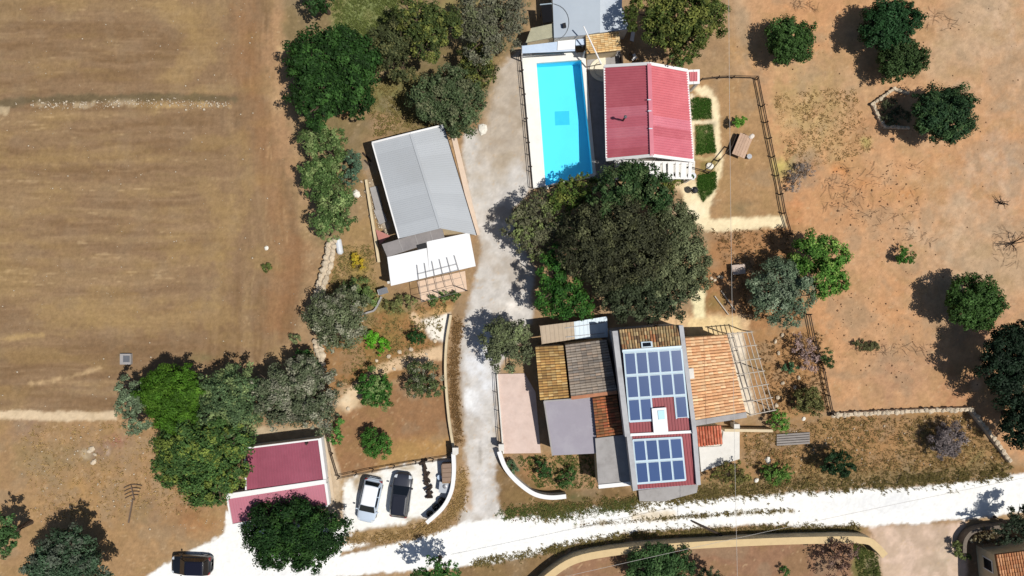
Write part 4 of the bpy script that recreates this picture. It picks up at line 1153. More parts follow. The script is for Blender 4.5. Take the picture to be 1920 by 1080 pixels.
wall_line("garden_wall", "curved white wall between farmhouse front garden and the drive", curve([(936, 842), (948, 872), (970, 898), (1000, 920), (1030, 927), (1060, 925)]), 0.3, 0.9, WALLW, cap=FASCIA)
wall_line("parking_wall", "curved white wall around the parking place beside the drive", curve([(852, 842), (853, 880), (848, 915), (832, 945), (803, 972)]), 0.26, 1.2, WALLW, cap=FASCIA)
wall_line("drive_wall", "long thin cream wall between the walled garden and the drive", curve([(846, 590), (838, 640), (836, 700), (842, 780), (851, 838)]), 0.22, 0.5, WALLC)
wall_line("roadside_wall", "long cream wall south of the white road enclosing a brown garden", curve([(985, 1110), (1030, 1068), (1075, 1040), (1140, 1026), (1215, 1018), (1320, 1011), (1420, 1006), (1520, 1003), (1605, 1003), (1628, 1014), (1645, 1032)], 4), 0.55, 1.3, WALLC, cap=mat("sandy_coping", S(222, 194, 146), var=0.1))
wall_line("courtyard_wall", "dark curved stone wall at the courtyard beside the tiled house corner", curve([(1797, 1030), (1800, 1005), (1820, 988), (1870, 982), (1930, 980)]), 0.35, 0.9, mat("dark_stone_wall", S(120, 108, 96), var=0.25, scale=4, bump=0.5))
wall_line("terrace_wall", "white low wall west of the grey-roofed house", curve([(688, 338), (696, 390), (704, 440), (712, 492)]), 0.24, 0.45, WALLC)
wall_line("white_pipe_wall", "pale concrete channel edge in the shrubs southwest of the pergola", curve([(656, 598), (690, 586), (704, 580), (716, 556)], 3), 0.16, 0.3, CONC)

def stone_wall(name, label, pts, w, h, step=0.42, seed=1):
    """dry-stone wall: every stone an own child"""
    rr = random.Random(seed)
    root = E(name, label, "wall", pts[len(pts)//2])
    core = MB(); protos = []
    stones = []
    for a, b in zip(pts[:-1], pts[1:]):
        a = Vector((a.x, a.y, 0)); b = Vector((b.x, b.y, 0)); d = (b-a); L = d.length; d.normalize(); n = Vector((-d.y, d.x, 0))
        core.hexa([a-n*w*.38-UP*.1, a+n*w*.38-UP*.1, b+n*w*.38-UP*.1, b-n*w*.38-UP*.1], [a-n*w*.3+UP*h*.8, a+n*w*.3+UP*h*.8, b+n*w*.3+UP*h*.8, b-n*w*.3+UP*h*.8])
        t = 0.0
        while t < L:
            for s in ((-0.3, 0.3) if w > 0.5 else (0,)):
                stones.append((a+d*(t+rr.uniform(-.08, .08))+n*(s*w+rr.uniform(-.06, .06)), rr.uniform(0.22, 0.34)*min(1.15, w/0.55)))
            t += step*rr.uniform(0.8, 1.3)
    core.build("rubble_core", ROCK, root)
    base = []
    for k in range(6):
        o = MB().rock((0, 0, 0), 1.0, seed*31+k, 0.7)
        me = bpy.data.meshes.new("stone"); me.from_pydata([tuple(v) for v in o.v], [], o.f); me.materials.append(ROCK); base.append(me)
    for p, r in stones:
        o = bpy.data.objects.new("stone", base[rr.randrange(6)]); COL.objects.link(o); o.parent = root
        o.location = p+UP*(h*0.75)-root.location; o.scale = (r, r, r*0.9); o.rotation_euler = (0, 0, rr.uniform(0, 6.28))
    return root
stone_wall("dry_stone_wall", "broken dry stone wall between the tilled field and the grey-roofed house", [P(625, 452), P(616, 500), P(606, 530), P(600, 560)], 0.85, 0.6, seed=2)
stone_wall("dry_stone_wall", "short dry stone wall piece among the trees west of the garden path", [P(596, 640), P(603, 665), P(604, 700)], 0.6, 0.4, seed=3)
stone_wall("dry_stone_wall", "long dry stone wall along the southern edge of the orchard", [P(1560, 777), P(1640, 773), P(1720, 769), P(1815, 766), P(1850, 810), P(1890, 864)], 0.5, 0.55, 0.45, seed=4)
stone_wall("stone_bed", "angular stone-edged bed beside the large round orchard tree", [P(1700, 240), P(1655, 238), P(1634, 196), P(1674, 168), P(1702, 176)], 0.38, 0.35, 0.4, seed=5)
MB_ = MB().bar(P(1817, 768, 0.3), P(1892, 866, 0.3), 0.16, 0.8)
for k in range(0): pass

def fence(name, label, pts, h=1.2, post=1.9, rails=(0.45, 0.95), thick=0.09, seed=1):
    rr = random.Random(seed)
    pts = [Vector((p.x, p.y, 0)) for p in pts]
    root = E(name, label, "fence", pts[len(pts)//2])
    for a, b in zip(pts[:-1], pts[1:]):
        n = max(1, round((b-a).length/post))
        for k in range(n):
            p = a.lerp(b, k/n); q = a.lerp(b, (k+1)/n)
            MB().tube([p-UP*.15, p+UP*h+Vector((rr.uniform(-.06, .06), rr.uniform(-.06, .06), 0))], thick*0.6, 6).build("post", WOODD, root)
            for z in rails:
                MB().bar(p+UP*(z+rr.uniform(-.05, .05)), q+UP*(z+rr.uniform(-.05, .05)), thick*0.5, thick).build("rail", WOODD, root)
    p = pts[-1]; MB().tube([p-UP*.15, p+UP*h], thick*0.6, 6).build("post", WOODD, root)
    return root
fence("orchard_fence", "dark wooden fence between the villa garden and the orchard", [P(1418, 150), P(1428, 200), P(1440, 260), P(1455, 330), P(1468, 400), P(1480, 440)], 0.8, 1.9, (0.3, 0.62), 0.1, 1)
fence("orchard_fence", "dark wooden fence between the solar house garden and the orchard", [P(1514, 590), P(1524, 640), P(1540, 690), P(1550, 740), P(1558, 776)], 0.8, 1.9, (0.3, 0.62), 0.1, 2)
fence("villa_fence", "thin dark fence along the north edge of the villa garden", [P(1313, 152), P(1345, 148), P(1372, 147), P(1415, 148)], 0.9, 1.6, (0.4, 0.8), 0.08, 3)
fence("garden_fence", "dark wire fence between the parking place and the brown garden", [P(614, 806), P(624, 850), P(637, 893), P(700, 880), P(780, 866), P(845, 856)], 0.9, 1.8, (0.4, 0.8), 0.08, 4)
fence("patio_fence", "thin dark rail fence between the drive and the front patio", [P(931, 702), P(935, 770), P(940, 838)], 0.9, 1.9, (0.5, 0.85), 0.06, 5)
fence("gate_rail", "bent dark rail beside the villa lawns", [P(1288, 315), P(1327, 325), P(1346, 302), P(1366, 278)], 0.8, 1.4, (0.75,), 0.12, 6)

# ================================================================== TREES
LEAF_TOTAL = [0]
def crown_mesh(name, lobes, col, tint, parent, leaf, dens, seed, tint_p=0.25, gap=1.0, spiky=0.0):
    r_ = np.random.default_rng(seed)
    Vs, Cs = [], []
    col = np.array(col); tint = np.array(tint); lf = leaf*0.86
    for (cx_, cy_, cz_, r, rz) in lobes:
        nb = max(4, int(4+2.2*r*r))
        bd = r_.normal(size=(nb, 3)); bd[:, 2] = np.abs(bd[:, 2])*0.9-0.2*r_.random(nb); bd /= np.linalg.norm(bd, axis=1)[:, None]
        brad = r_.uniform(0.35, 0.82, nb); bs_ = np.clip(r*r_.uniform(0.24, 0.42, nb), 0.25, 1.5); btone = r_.uniform(0.78, 1.25, nb)
        bc = np.stack([cx_+bd[:, 0]*brad*r, cy_+bd[:, 1]*brad*r, cz_+bd[:, 2]*brad*rz+r_.uniform(-0.12, 0.1, nb)*rz], 1)
        ncl = int((14+13.0*r*r)*gap)
        wh = r_.integers(0, nb, ncl)
        d = r_.normal(size=(ncl, 3)); d[:, 2] = np.abs(d[:, 2])-0.35*r_.random(ncl); d /= np.linalg.norm(d, axis=1)[:, None]
        cen = bc[wh]+d*(bs_[wh]*r_.uniform(0.4, 1.0, ncl))[:, None]*np.array([1, 1, 0.8])
        cs = np.clip(bs_[wh]*r_.uniform(0.28, 0.52, ncl), 0.16, 0.7)
        sh_ = r_.random(ncl) < 0.55
        ns_ = int(sh_.sum()); rad = r_.uniform(0.3, 1.0, ns_)**0.5
        cen[sh_] = np.array([cx_, cy_, cz_])+d[sh_]*rad[:, None]*np.array([r, r, rz*0.9])*0.9
        cs[sh_] = np.clip(r*r_.uniform(0.13, 0.27, ns_), 0.16, 0.7)
        for k in range(ncl):
            nl = max(6, int(dens*80*(cs[k]/0.5)**2*(0.26/lf)**2))
            g = r_.normal(size=(nl, 3)); g /= (np.linalg.norm(g, axis=1)[:, None]+1e-6)
            rr_ = r_.random(nl)**0.45
            if spiky:
                rr_ *= 1+spiky*(r_.random(nl) < 0.12)*r_.random(nl)*1.5
            p = cen[k]+g*(rr_*cs[k])[:, None]*np.array([1, 1, 0.75])
            nrm = 0.55*g+0.5*d[k]+r_.normal(size=(nl, 3))*0.45+np.array([0, 0, 0.35])
            nrm /= np.linalg.norm(nrm, axis=1)[:, None]
            t = np.cross(nrm, r_.normal(size=(nl, 3))); t /= (np.linalg.norm(t, axis=1)[:, None]+1e-6)
            b = np.cross(nrm, t)
            s = lf*r_.uniform(0.6, 1.3, nl)[:, None]
            Vs.append(np.stack([p-t*s*0.5, p+b*s*0.28, p+t*s*0.5, p-b*s*0.28], 1).reshape(-1, 3))
            tone = r_.uniform(0.8, 1.2)*btone[wh[k]]
            c = col if r_.random() > tint_p else col*0.45+tint*0.55
            lc = c[None, :]*(tone*r_.uniform(0.7, 1.35, nl))[:, None]
            hi = r_.random(nl) < 0.06
            lc[hi] = lc[hi]*0.6+tint*0.6
            Cs.append(np.repeat(np.clip(lc, 0.003, 0.6), 4, 0))
    V = np.concatenate(Vs); Cc = np.concatenate(Cs)
    V[:, 2] = np.maximum(V[:, 2], 0.03)
    LEAF_TOTAL[0] += len(V)//4
    return quads_np("crown", V, np.arange(len(V)).reshape(-1, 4), LEAF, parent, cols=Cc, org=np.array(parent.location))

TSEED = [100]
def tree(name, label, cat, lobes_px, hgt, col, tint=None, leaf=0.3, dens=1.0, group=None, tint_p=0.25, gap=1.0, spiky=0.0, sq=0.8, trunk_r=None, minz=None):
    TSEED[0] += 1
    seed = TSEED[0]; rr = random.Random(seed)
    tint = tint or tuple(min(0.5, c*1.7+0.01) for c in col)
    lobes = []
    for l in lobes_px:
        x, y, rp = l[:3]; hh = l[3] if len(l) > 3 else hgt
        r0 = rp*MPP*1.07
        rz = min(r0*sq, hh*0.46)
        zc = hh-rz
        p = P(x, y, zc+rz*0.3)
        lobes.append((p.x, p.y, zc, r0*(H-zc)/H, rz))
    bx_ = sum(l[0]*l[3] for l in lobes)/sum(l[3] for l in lobes); by_ = sum(l[1]*l[3] for l in lobes)/sum(l[3] for l in lobes)
    root = E(name, label, cat, (bx_, by_, 0), group)
    crown_mesh("crown", lobes, col, tint, root, leaf, dens, seed, tint_p, gap, spiky)
    m = MB()
    tr_ = trunk_r or max(0.05, 0.045*hgt)
    zt = min(l[2] for l in lobes)
    top = Vector((bx_+rr.uniform(-.15, .15), by_+rr.uniform(-.15, .15), max(0.2, zt*0.75)))
    m.tube([(bx_, by_, -0.1), (bx_+rr.uniform(-.05, .05), by_, top.z*0.5), top], [tr_*1.25, tr_, tr_*0.85], 8)
    for l in lobes:
        c = Vector(l[:3])
        mid = top.lerp(c, 0.55)+Vector((0, 0, 0.1*l[4]))
        m.tube([top-UP*0.05, mid, c+UP*l[4]*0.35], [tr_*0.6, tr_*0.42, tr_*0.15], 6)
        for k in range(4):
            a = rr.uniform(0, 6.28); e = c+Vector((math.cos(a)*l[3]*0.7, math.sin(a)*l[3]*0.7, l[4]*rr.uniform(0.0, 0.5)))
            m.tube([mid, mid.lerp(e, 0.6)+UP*0.1, e], [tr_*0.35, tr_*0.22, tr_*0.06], 5)
    m.build("trunk" if hgt > 1.6 else "stem", BARK, root)
    return root

G_DARK = S(32, 56, 22, 1.0); G_MID = S(62, 84, 44, 1.0); G_OLIVE = S(92, 96, 68, 1.0); G_GREY = S(104, 102, 84, 1.0)
G_BRIGHT = S(84, 122, 44, 1.0); G_BROWN = S(80, 70, 50, 1.0); G_DRY = S(128, 112, 98, 1.0); G_BLUE = S(70, 92, 72, 1.0)
Y_HI = S(124, 126, 62, 1.0); P_HI = S(136, 150, 96, 1.0); GR_HI = S(150, 146, 128, 1.0)
tg = "trees of the western tree belt"
tree("tree", "dark tree cut by the top edge beside the tilled field", "tree", [(588, -4, 30), (610, -6, 20)], 4.2, G_DARK, group=tg)
tree("tree", "very large dark green tree bordering the tilled field near the top", "tree", [(590, 105, 58), (652, 112, 56), (600, 165, 56), (662, 165, 48), (590, 208, 34), (668, 198, 26, 4.0), (632, 80, 40)], 7.0, G_DARK, S(64, 98, 44, 1.0), 0.32, group=tg)
tree("tree", "brown-green thin tree right next to the very large dark tree", "tree", [(720, 84, 44), (752, 60, 40), (758, 120, 34, 4.4), (728, 125, 30, 4.0)], 5.5, S(66, 72, 44, 1.0), S(108, 106, 66, 1.0), 0.26, 0.8, group=tg, gap=0.8)
tree("tree", "olive green tree at the top between grass patch and grey tree", "tree", [(792, 40, 46), (830, 45, 40), (800, 85, 34), (765, 20, 30)], 6.0, S(64, 76, 38, 1.0), Y_HI, 0.28, 0.85, group=tg)
tree("tree", "greyish half-dry tree at the top beside the upper drive", "tree", [(895, 20, 46), (935, 45, 50), (905, 80, 42), (955, 10, 40)], 5.5, S(98, 98, 80, 1.0), S(92, 100, 62, 1.0), 0.24, 0.6, group=tg, gap=0.8)
tree("tree", "small dark tree with yellowish edge at the bend of the upper drive", "tree", [(888, 112, 36), (902, 138, 32), (876, 148, 26)], 4.2, S(58, 68, 34, 1.0), Y_HI, 0.25, 0.8, group=tg)
tree("tree", "grey-green tree just north of the grey sheet roof", "tree", [(850, 190, 50), (882, 185, 38), (862, 220, 36), (808, 182, 44), (838, 148, 38)], 5.5, S(72, 86, 56, 1.0), S(112, 112, 84, 1.0), 0.26, 0.8, group=tg)
tree("tree", "upper tree of the leafy row west of the grey-roofed house", "tree", [(590, 255, 34), (610, 285, 38), (632, 265, 26)], 4.8, S(76, 96, 52, 1.0), P_HI, 0.27, group=tg)
tree("tree", "lower tree of the leafy row west of the grey-roofed house", "tree", [(600, 335, 42), (625, 375, 40), (610, 415, 36), (640, 405, 26)], 5.0, S(72, 94, 50, 1.0), P_HI, 0.27, group=tg)
tree("shrub", "dusky blue-green shrub between leafy row and grey sheet roof", "shrub", [(660, 305, 24), (655, 335, 18)], 2.6, G_BLUE, leaf=0.22)
tree("tree", "grey olive tree at the corner of field and garden", "tree", [(608, 588, 44), (640, 605, 48), (652, 570, 38), (625, 634, 30)], 4.2, S(88, 96, 68, 1.0), GR_HI, 0.24, 0.8)
tree("shrub", "spreading green shrub in front of the pergola's shadow side", "shrub", [(668, 545, 30), (690, 560, 22), (648, 548, 18)], 1.6, S(92, 112, 62, 1.0), leaf=0.2, dens=0.7)
tree("tree", "big grey-green olive tree north of the garage", "tree", [(540, 740, 58), (590, 745, 50), (560, 706, 44), (512, 762, 42), (600, 782, 34), (500, 725, 34)], 5.2, S(84, 92, 68, 1.0), GR_HI, 0.24, 0.85)
tree("shrub", "dark green shrub behind the big olive tree at the field corner", "shrub", [(562, 678, 24), (582, 690, 18)], 3.0, S(50, 84, 38, 1.0), leaf=0.22)
tree("tree", "bright green dense dome-shaped tree at the end of the pale track", "tree", [(320, 748, 58), (300, 735, 40), (342, 735, 42), (330, 785, 40)], 5.0, S(60, 92, 24, 1.0), S(84, 116, 36, 1.0), 0.2, 1.2, tint_p=0.15, gap=1.5)
tree("tree", "slim grey-green tree at the very end of the pale track", "tree", [(236, 725, 26), (240, 760, 30), (252, 790, 28), (262, 745, 26)], 4.0, S(92, 106, 80, 1.0), leaf=0.22)
tree("tree", "green tree right of the bright dome-shaped tree", "tree", [(415, 740, 48), (452, 718, 38), (440, 785, 44), (475, 755, 38), (400, 775, 34)], 5.0, S(78, 98, 64, 1.0), P_HI, 0.25, 0.9)
tree("tree", "broad green tree left of the garage", "tree", [(345, 838, 60), (405, 832, 56), (380, 892, 58), (328, 868, 48), (430, 888, 36), (400, 922, 32), (440, 830, 34)], 5.8, S(66, 92, 46, 1.0), S(126, 134, 58, 1.0), 0.27, 0.95)
tree("tree", "dark pine-like tree at the bottom left edge", "tree", [(120, 1050, 56), (80, 1075, 44), (165, 1075, 40), (130, 1015, 30)], 5.5, S(60, 80, 58, 1.0), S(92, 94, 84, 1.0), 0.26)
tree("tree", "dark green tree cut off by the left edge above the bottom corner", "tree", [(4, 985, 26), (14, 1010, 24), (-6, 1020, 30)], 4.5, S(58, 84, 46, 1.0), leaf=0.25)
tree("tree", "dense dark tree hanging over the garage's lower roof", "tree", [(500, 1000, 50), (548, 994, 54), (600, 998, 50), (515, 1030, 42), (578, 1035, 44)], 5.0, S(28, 52, 22, 1.0), S(54, 84, 34, 1.0), 0.26, 1.1, spiky=0.5)
tree("tree", "small tree at the bottom edge throwing shadow on the white road", "tree", [(812, 1070, 26), (845, 1080, 24), (790, 1085, 22)], 4.6, S(50, 84, 34, 1.0), leaf=0.25)
gg = "shrubs of the walled garden"
tree("shrub", "flat bright green shrub north of the curved garden path", "shrub", [(700, 640, 20), (715, 650, 16), (690, 630, 12)], 1.0, S(84, 140, 34, 1.0), leaf=0.18, group=gg)
tree("shrub", "ball-clipped dark green shrub beside the white gravel corner", "shrub", [(782, 632, 19)], 1.5, S(34, 64, 26, 1.0), leaf=0.16, dens=1.2, group=gg)
tree("shrub", "fresh green citrus shrub south of the curved garden path", "shrub", [(700, 715, 28), (714, 733, 28), (688, 735, 26), (712, 752, 22)], 2.4, S(52, 92, 34, 1.0), P_HI, 0.2, group=gg)
tree("shrub", "olive-coloured shrub against the thin cream drive wall", "shrub", [(790, 705, 32), (805, 725, 28), (778, 728, 24)], 2.6, S(76, 88, 52, 1.0), GR_HI, 0.2, 0.8, group=gg)
tree("shrub", "round green shrub above the two parked cars", "shrub", [(705, 830, 30), (696, 822, 22), (714, 842, 22)], 2.0, S(56, 92, 34, 1.0), leaf=0.19, group=gg)
tree("shrub", "green shrub at the north corner of the garage yard", "shrub", [(632, 798, 18), (628, 822, 15)], 1.8, S(66, 104, 44, 1.0), leaf=0.19, group=gg)
tree("shrub", "low hedge clump under the rusty steel pergola", "shrub", [(812, 562, 11), (832, 557, 12), (852, 552, 11)], 0.8, S(60, 88, 40, 1.0), P_HI, 0.16)
tree("shrub", "brown-green shrub below the pergola's west post", "shrub", [(735, 575, 18), (755, 570, 20), (772, 562, 14)], 1.2, S(104, 108, 64, 1.0), leaf=0.18, dens=0.7)
tree("olive_tree", "grey-green olive tree standing at the edge of the drive", "tree", [(930, 632, 38), (960, 630, 36), (950, 668, 34), (975, 655, 28), (925, 660, 24)], 4.6, S(86, 92, 66, 1.0), S(120, 132, 88, 1.0), 0.23, 0.85)
cg = "trees of the thicket in the middle"
tree("tree", "grey olive tree at the thicket's west side leaning over the drive", "tree", [(975, 420, 36), (1005, 400, 40), (1000, 445, 40), (1030, 425, 36)], 5.0, S(88, 88, 66, 1.0), S(120, 136, 76, 1.0), 0.25, 0.8, group=cg)
tree("tree", "yellow-green tree overhanging the south end of the pool", "tree", [(1070, 360, 34), (1095, 345, 28), (1050, 385, 30)], 4.5, S(70, 88, 38, 1.0), Y_HI, 0.26, 0.8, group=cg)
tree("tree", "tall dark green tree at the villa porch", "tree", [(1170, 350, 50), (1215, 345, 44), (1140, 375, 40), (1235, 375, 36)], 7.0, S(46, 68, 36, 1.0), S(90, 104, 66, 1.0), 0.28, 0.95, group=cg)
tree("tree", "largest brown-olive tree in the middle of the thicket", "tree", [(1110, 430, 60), (1165, 430, 64), (1140, 490, 64), (1205, 470, 56), (1090, 480, 44)], 8.0, S(56, 58, 40, 1.0), S(96, 98, 66, 1.0), 0.25, 0.75, group=cg, gap=0.9)
tree("tree", "olive-grey tree on the thicket's east side by the sandy path", "tree", [(1260, 440, 56), (1285, 490, 54), (1245, 510, 50), (1300, 530, 36), (1270, 400, 36)], 6.5, S(84, 90, 62, 1.0), S(126, 132, 96, 1.0), 0.25, 0.9, group=cg)
tree("tree", "dark grey-green tree directly north of the tile-roofed ridge of the solar house", "tree", [(1180, 550, 54), (1230, 560, 48), (1265, 570, 34), (1200, 510, 44)], 6.0, S(54, 62, 42, 1.0), S(92, 102, 74, 1.0), 0.26, 0.9, group=cg)
tree("tree", "vivid green tree north of the beige and blue awning", "tree", [(1035, 510, 34), (1060, 555, 44), (1085, 575, 30), (1030, 560, 30), (1050, 475, 24)], 5.5, S(44, 80, 30, 1.0), S(80, 118, 48, 1.0), 0.24, 1.0, group=cg)
tree("tree", "large yellow-green tree at the top edge north of the villa", "tree", [(1215, 15, 44), (1265, 35, 52), (1315, 40, 48), (1290, 80, 36), (1330, 5, 40), (1235, 60, 34)], 7.0, S(66, 78, 34, 1.0), Y_HI, 0.28, 0.9)
og = "trees of the orchard"
tree("orchard_tree", "round green orchard tree nearest the villa's tall neighbour tree", "tree", [(1480, 68, 42), (1500, 78, 36), (1472, 88, 32)], 3.4, S(52, 76, 34, 1.0), leaf=0.24, group=og, gap=1.35)
tree("orchard_tree", "upper dark tree of the touching orchard pair at the top", "tree", [(1668, 45, 48), (1700, 38, 38), (1648, 60, 36)], 4.2, S(32, 60, 30, 1.0), leaf=0.25, group=og, gap=1.3)
tree("orchard_tree", "lower tree of the touching orchard pair at the top", "tree", [(1692, 106, 42), (1712, 112, 32), (1680, 122, 32)], 3.4, S(50, 68, 34, 1.0), leaf=0.24, group=og, gap=1.35)
tree("orchard_tree", "large round dark orchard tree beside the stone-edged bed", "tree", [(1770, 205, 50), (1790, 190, 42), (1785, 230, 44), (1745, 220, 40)], 4.6, S(36, 58, 34, 1.0), S(66, 90, 50, 1.0), 0.25, 1.0, group=og, spiky=0.3)
tree("orchard_shrub", "tiny lone green bush in the middle of the orchard", "shrub", [(1702, 478, 20), (1692, 482, 14)], 1.4, S(60, 98, 36, 1.0), leaf=0.18, group=og)
tree("orchard_tree", "green orchard tree with wide shadow right of the lone bush", "tree", [(1825, 560, 46), (1850, 570, 38), (1840, 590, 34), (1815, 580, 34)], 4.4, S(54, 80, 34, 1.0), leaf=0.25, group=og, gap=1.3)
tree("orchard_tree", "very dark tree at the right edge above the stone wall corner", "tree", [(1895, 660, 50), (1910, 720, 50), (1880, 700, 44), (1925, 640, 40)], 5.5, S(24, 40, 24, 1.0), leaf=0.26, group=og, gap=1.2)
tree("orchard_tree", "dark tree at the right edge beside the stone wall corner", "tree", [(1925, 800, 44), (1935, 770, 40)], 4.5, S(26, 42, 26, 1.0), leaf=0.25, group=og, gap=1.3)
tree("orchard_tree", "bright green tree at the fence corner of the orchard", "tree", [(1520, 475, 44), (1560, 480, 36), (1550, 520, 40), (1575, 530, 24)], 4.6, S(74, 112, 42, 1.0), S(136, 160, 80, 1.0), 0.25)
tree("garden_tree", "grey-green tree between solar house garden and orchard fence", "tree", [(1465, 530, 46), (1495, 550, 40), (1450, 570, 40), (1480, 590, 30), (1430, 545, 30)], 4.6, S(88, 104, 80, 1.0), S(130, 140, 116, 1.0), 0.24, 0.85)
eg = "shrubs of the solar house garden"
tree("shrub", "purple-grey dry shrub inside the fence by the pergola garden", "shrub", [(1510, 650, 24), (1520, 680, 22), (1498, 640, 18)], 1.8, S(146, 124, 118, 1.0), S(166, 146, 140, 1.0), 0.18, 0.5, group=eg, gap=0.8)
tree("shrub", "small dark shrub growing through the orchard fence", "shrub", [(1550, 668, 16), (1556, 680, 10)], 1.6, S(50, 68, 34, 1.0), leaf=0.18, group=eg)
tree("shrub", "broad dull olive shrub near the corner of the stone wall", "shrub", [(1520, 750, 30), (1530, 765, 22), (1505, 760, 20)], 2.2, S(92, 92, 52, 1.0), leaf=0.2, dens=0.9, group=eg)
tree("shrub", "light green leafy shrub at the end of the terrace's low wall", "shrub", [(1460, 790, 22), (1470, 800, 14)], 1.6, S(88, 128, 50, 1.0), P_HI, 0.19, group=eg)
tree("shrub", "small blue-green shrub south of the wooden pergola", "shrub", [(1477, 690, 12), (1488, 690, 9)], 0.9, S(70, 98, 66, 1.0), leaf=0.16, group=eg)
tree("shrub", "rounded dark evergreen shrub above the white road", "shrub", [(1575, 872, 28), (1560, 868, 24), (1590, 880, 18)], 2.8, S(28, 50, 24, 1.0), leaf=0.2, dens=1.1)
tree("shrub", "bright leafy shrub at the verge west of the dark evergreen shrub", "shrub", [(1455, 890, 22), (1475, 888, 18), (1440, 885, 16)], 1.4, S(78, 108, 44, 1.0), leaf=0.19)
tree("shrub", "olive brown shrub south of the white terrace", "shrub", [(1365, 892, 26), (1390, 885, 24), (1345, 895, 16)], 1.4, S(96, 92, 50, 1.0), Y_HI, 0.19, 0.8)
tree("shrub", "grey leafless thorny bush inside the stone-walled plot", "shrub", [(1778, 828, 34), (1790, 815, 26), (1770, 845, 24)], 2.2, S(122, 112, 110, 1.0), S(90, 84, 84, 1.0), 0.16, 0.8)
tree("shrub", "grey dry shrub by the orchard fence below the yellow grass", "shrub", [(1500, 325, 24), (1515, 315, 18), (1488, 345, 16)], 1.0, S(126, 116, 108, 1.0), leaf=0.16, dens=0.45, gap=0.7)
tree("tree", "dark green tree behind the roadside wall under the cable", "tree", [(1220, 1062, 46), (1265, 1066, 42), (1240, 1085, 44)], 3.3, S(48, 72, 38, 1.0), S(84, 112, 66, 1.0), 0.25)
tree("tree", "small dark tree at the bottom edge right of the cable tree", "tree", [(1328, 1085, 24), (1345, 1090, 20)], 3.0, S(56, 66, 44, 1.0), leaf=0.22)
tree("tree", "thin red-brown leafed tree in the brown garden by the courtyard", "tree", [(1560, 1040, 30), (1590, 1050, 28), (1570, 1070, 26), (1600, 1030, 18)], 2.8, S(84, 62, 52, 1.0), S(120, 100, 90, 1.0), 0.22, 0.5, gap=0.6)
tree("shrub", "small green plant at the bottom edge of the brown garden", "shrub", [(1472, 1072, 10)], 0.8, S(60, 88, 40, 1.0), leaf=0.16)
tree("tree", "dark tree at the right edge over the courtyard wall", "tree", [(1905, 1000, 30), (1925, 965, 28), (1880, 1005, 20)], 3.6, S(40, 50, 34, 1.0), leaf=0.22)
tree("shrub", "dry climbing plant on top of the dark courtyard wall", "shrub", [(1850, 1000, 20), (1835, 1015, 16), (1870, 1010, 16)], 1.3, S(110, 98, 70, 1.0), GR_HI, 0.18, 0.6)
tree("shrub", "weedy clump at the courtyard wall's west end", "shrub", [(1800, 1035, 12), (1812, 1042, 12), (1795, 1020, 8)], 1.0, S(84, 92, 50, 1.0), leaf=0.17)
tree("shrub", "tiny bright green sapling in the villa garden", "shrub", [(1390, 224, 12), (1384, 230, 9)], 1.5, S(90, 132, 48, 1.0), leaf=0.16)
tree("shrub", "round dark green shrub in the front garden behind the curved white wall", "shrub", [(1021, 880, 19)], 1.5, S(46, 72, 34, 1.0), leaf=0.16, dens=1.2)
tree("shrub", "second lower green shrub in the front garden beside the dark house shadow", "shrub", [(1060, 902, 18), (1070, 890, 14)], 1.2, S(58, 84, 40, 1.0), leaf=0.17)
tree("shrub", "blue-green shrub squeezed against the curved white wall's top", "shrub", [(958, 870, 9), (964, 882, 8)], 0.9, S(80, 100, 70, 1.0), leaf=0.15)
tree("shrub", "green climber beside the north wall of the villa", "shrub", [(1272, 118, 14), (1290, 112, 12), (1262, 105, 10)], 1.5, S(72, 98, 50, 1.0), P_HI, 0.18)
tree("shrub", "flowering shrub at the porch corner of the villa", "shrub", [(1262, 345, 14), (1275, 335, 12), (1250, 350, 14)], 1.4, S(88, 98, 44, 1.0), Y_HI, 0.18)
tree("shrub", "lone green tuft standing in the tilled field", "shrub", [(499, 503, 10)], 0.6, S(92, 104, 52, 1.0), leaf=0.15)
tree("shrub", "dusty green bush at the field corner by the olive tree", "shrub", [(552, 635, 11)], 0.8, S(104, 112, 74, 1.0), leaf=0.16)
tree("shrub", "trailing green weed line at the orchard's lower middle", "shrub", [(1620, 648, 10), (1632, 650, 9), (1605, 644, 5), (1645, 648, 6)], 0.5, S(84, 84, 52, 1.0), leaf=0.14, dens=0.8)
tree("shrub", "grassy bed filling the stone-edged bed beside the round orchard tree", "shrub", [(1672, 205, 22), (1690, 215, 20), (1665, 222, 14)], 0.7, S(74, 80, 56, 1.0), leaf=0.16, dens=0.9)
tree("shrub", "yellow-flowering bush west of the white terrace roof", "shrub", [(672, 495, 14), (665, 482, 9)], 0.9, S(170, 146, 44, 1.0), leaf=0.16, dens=0.8)
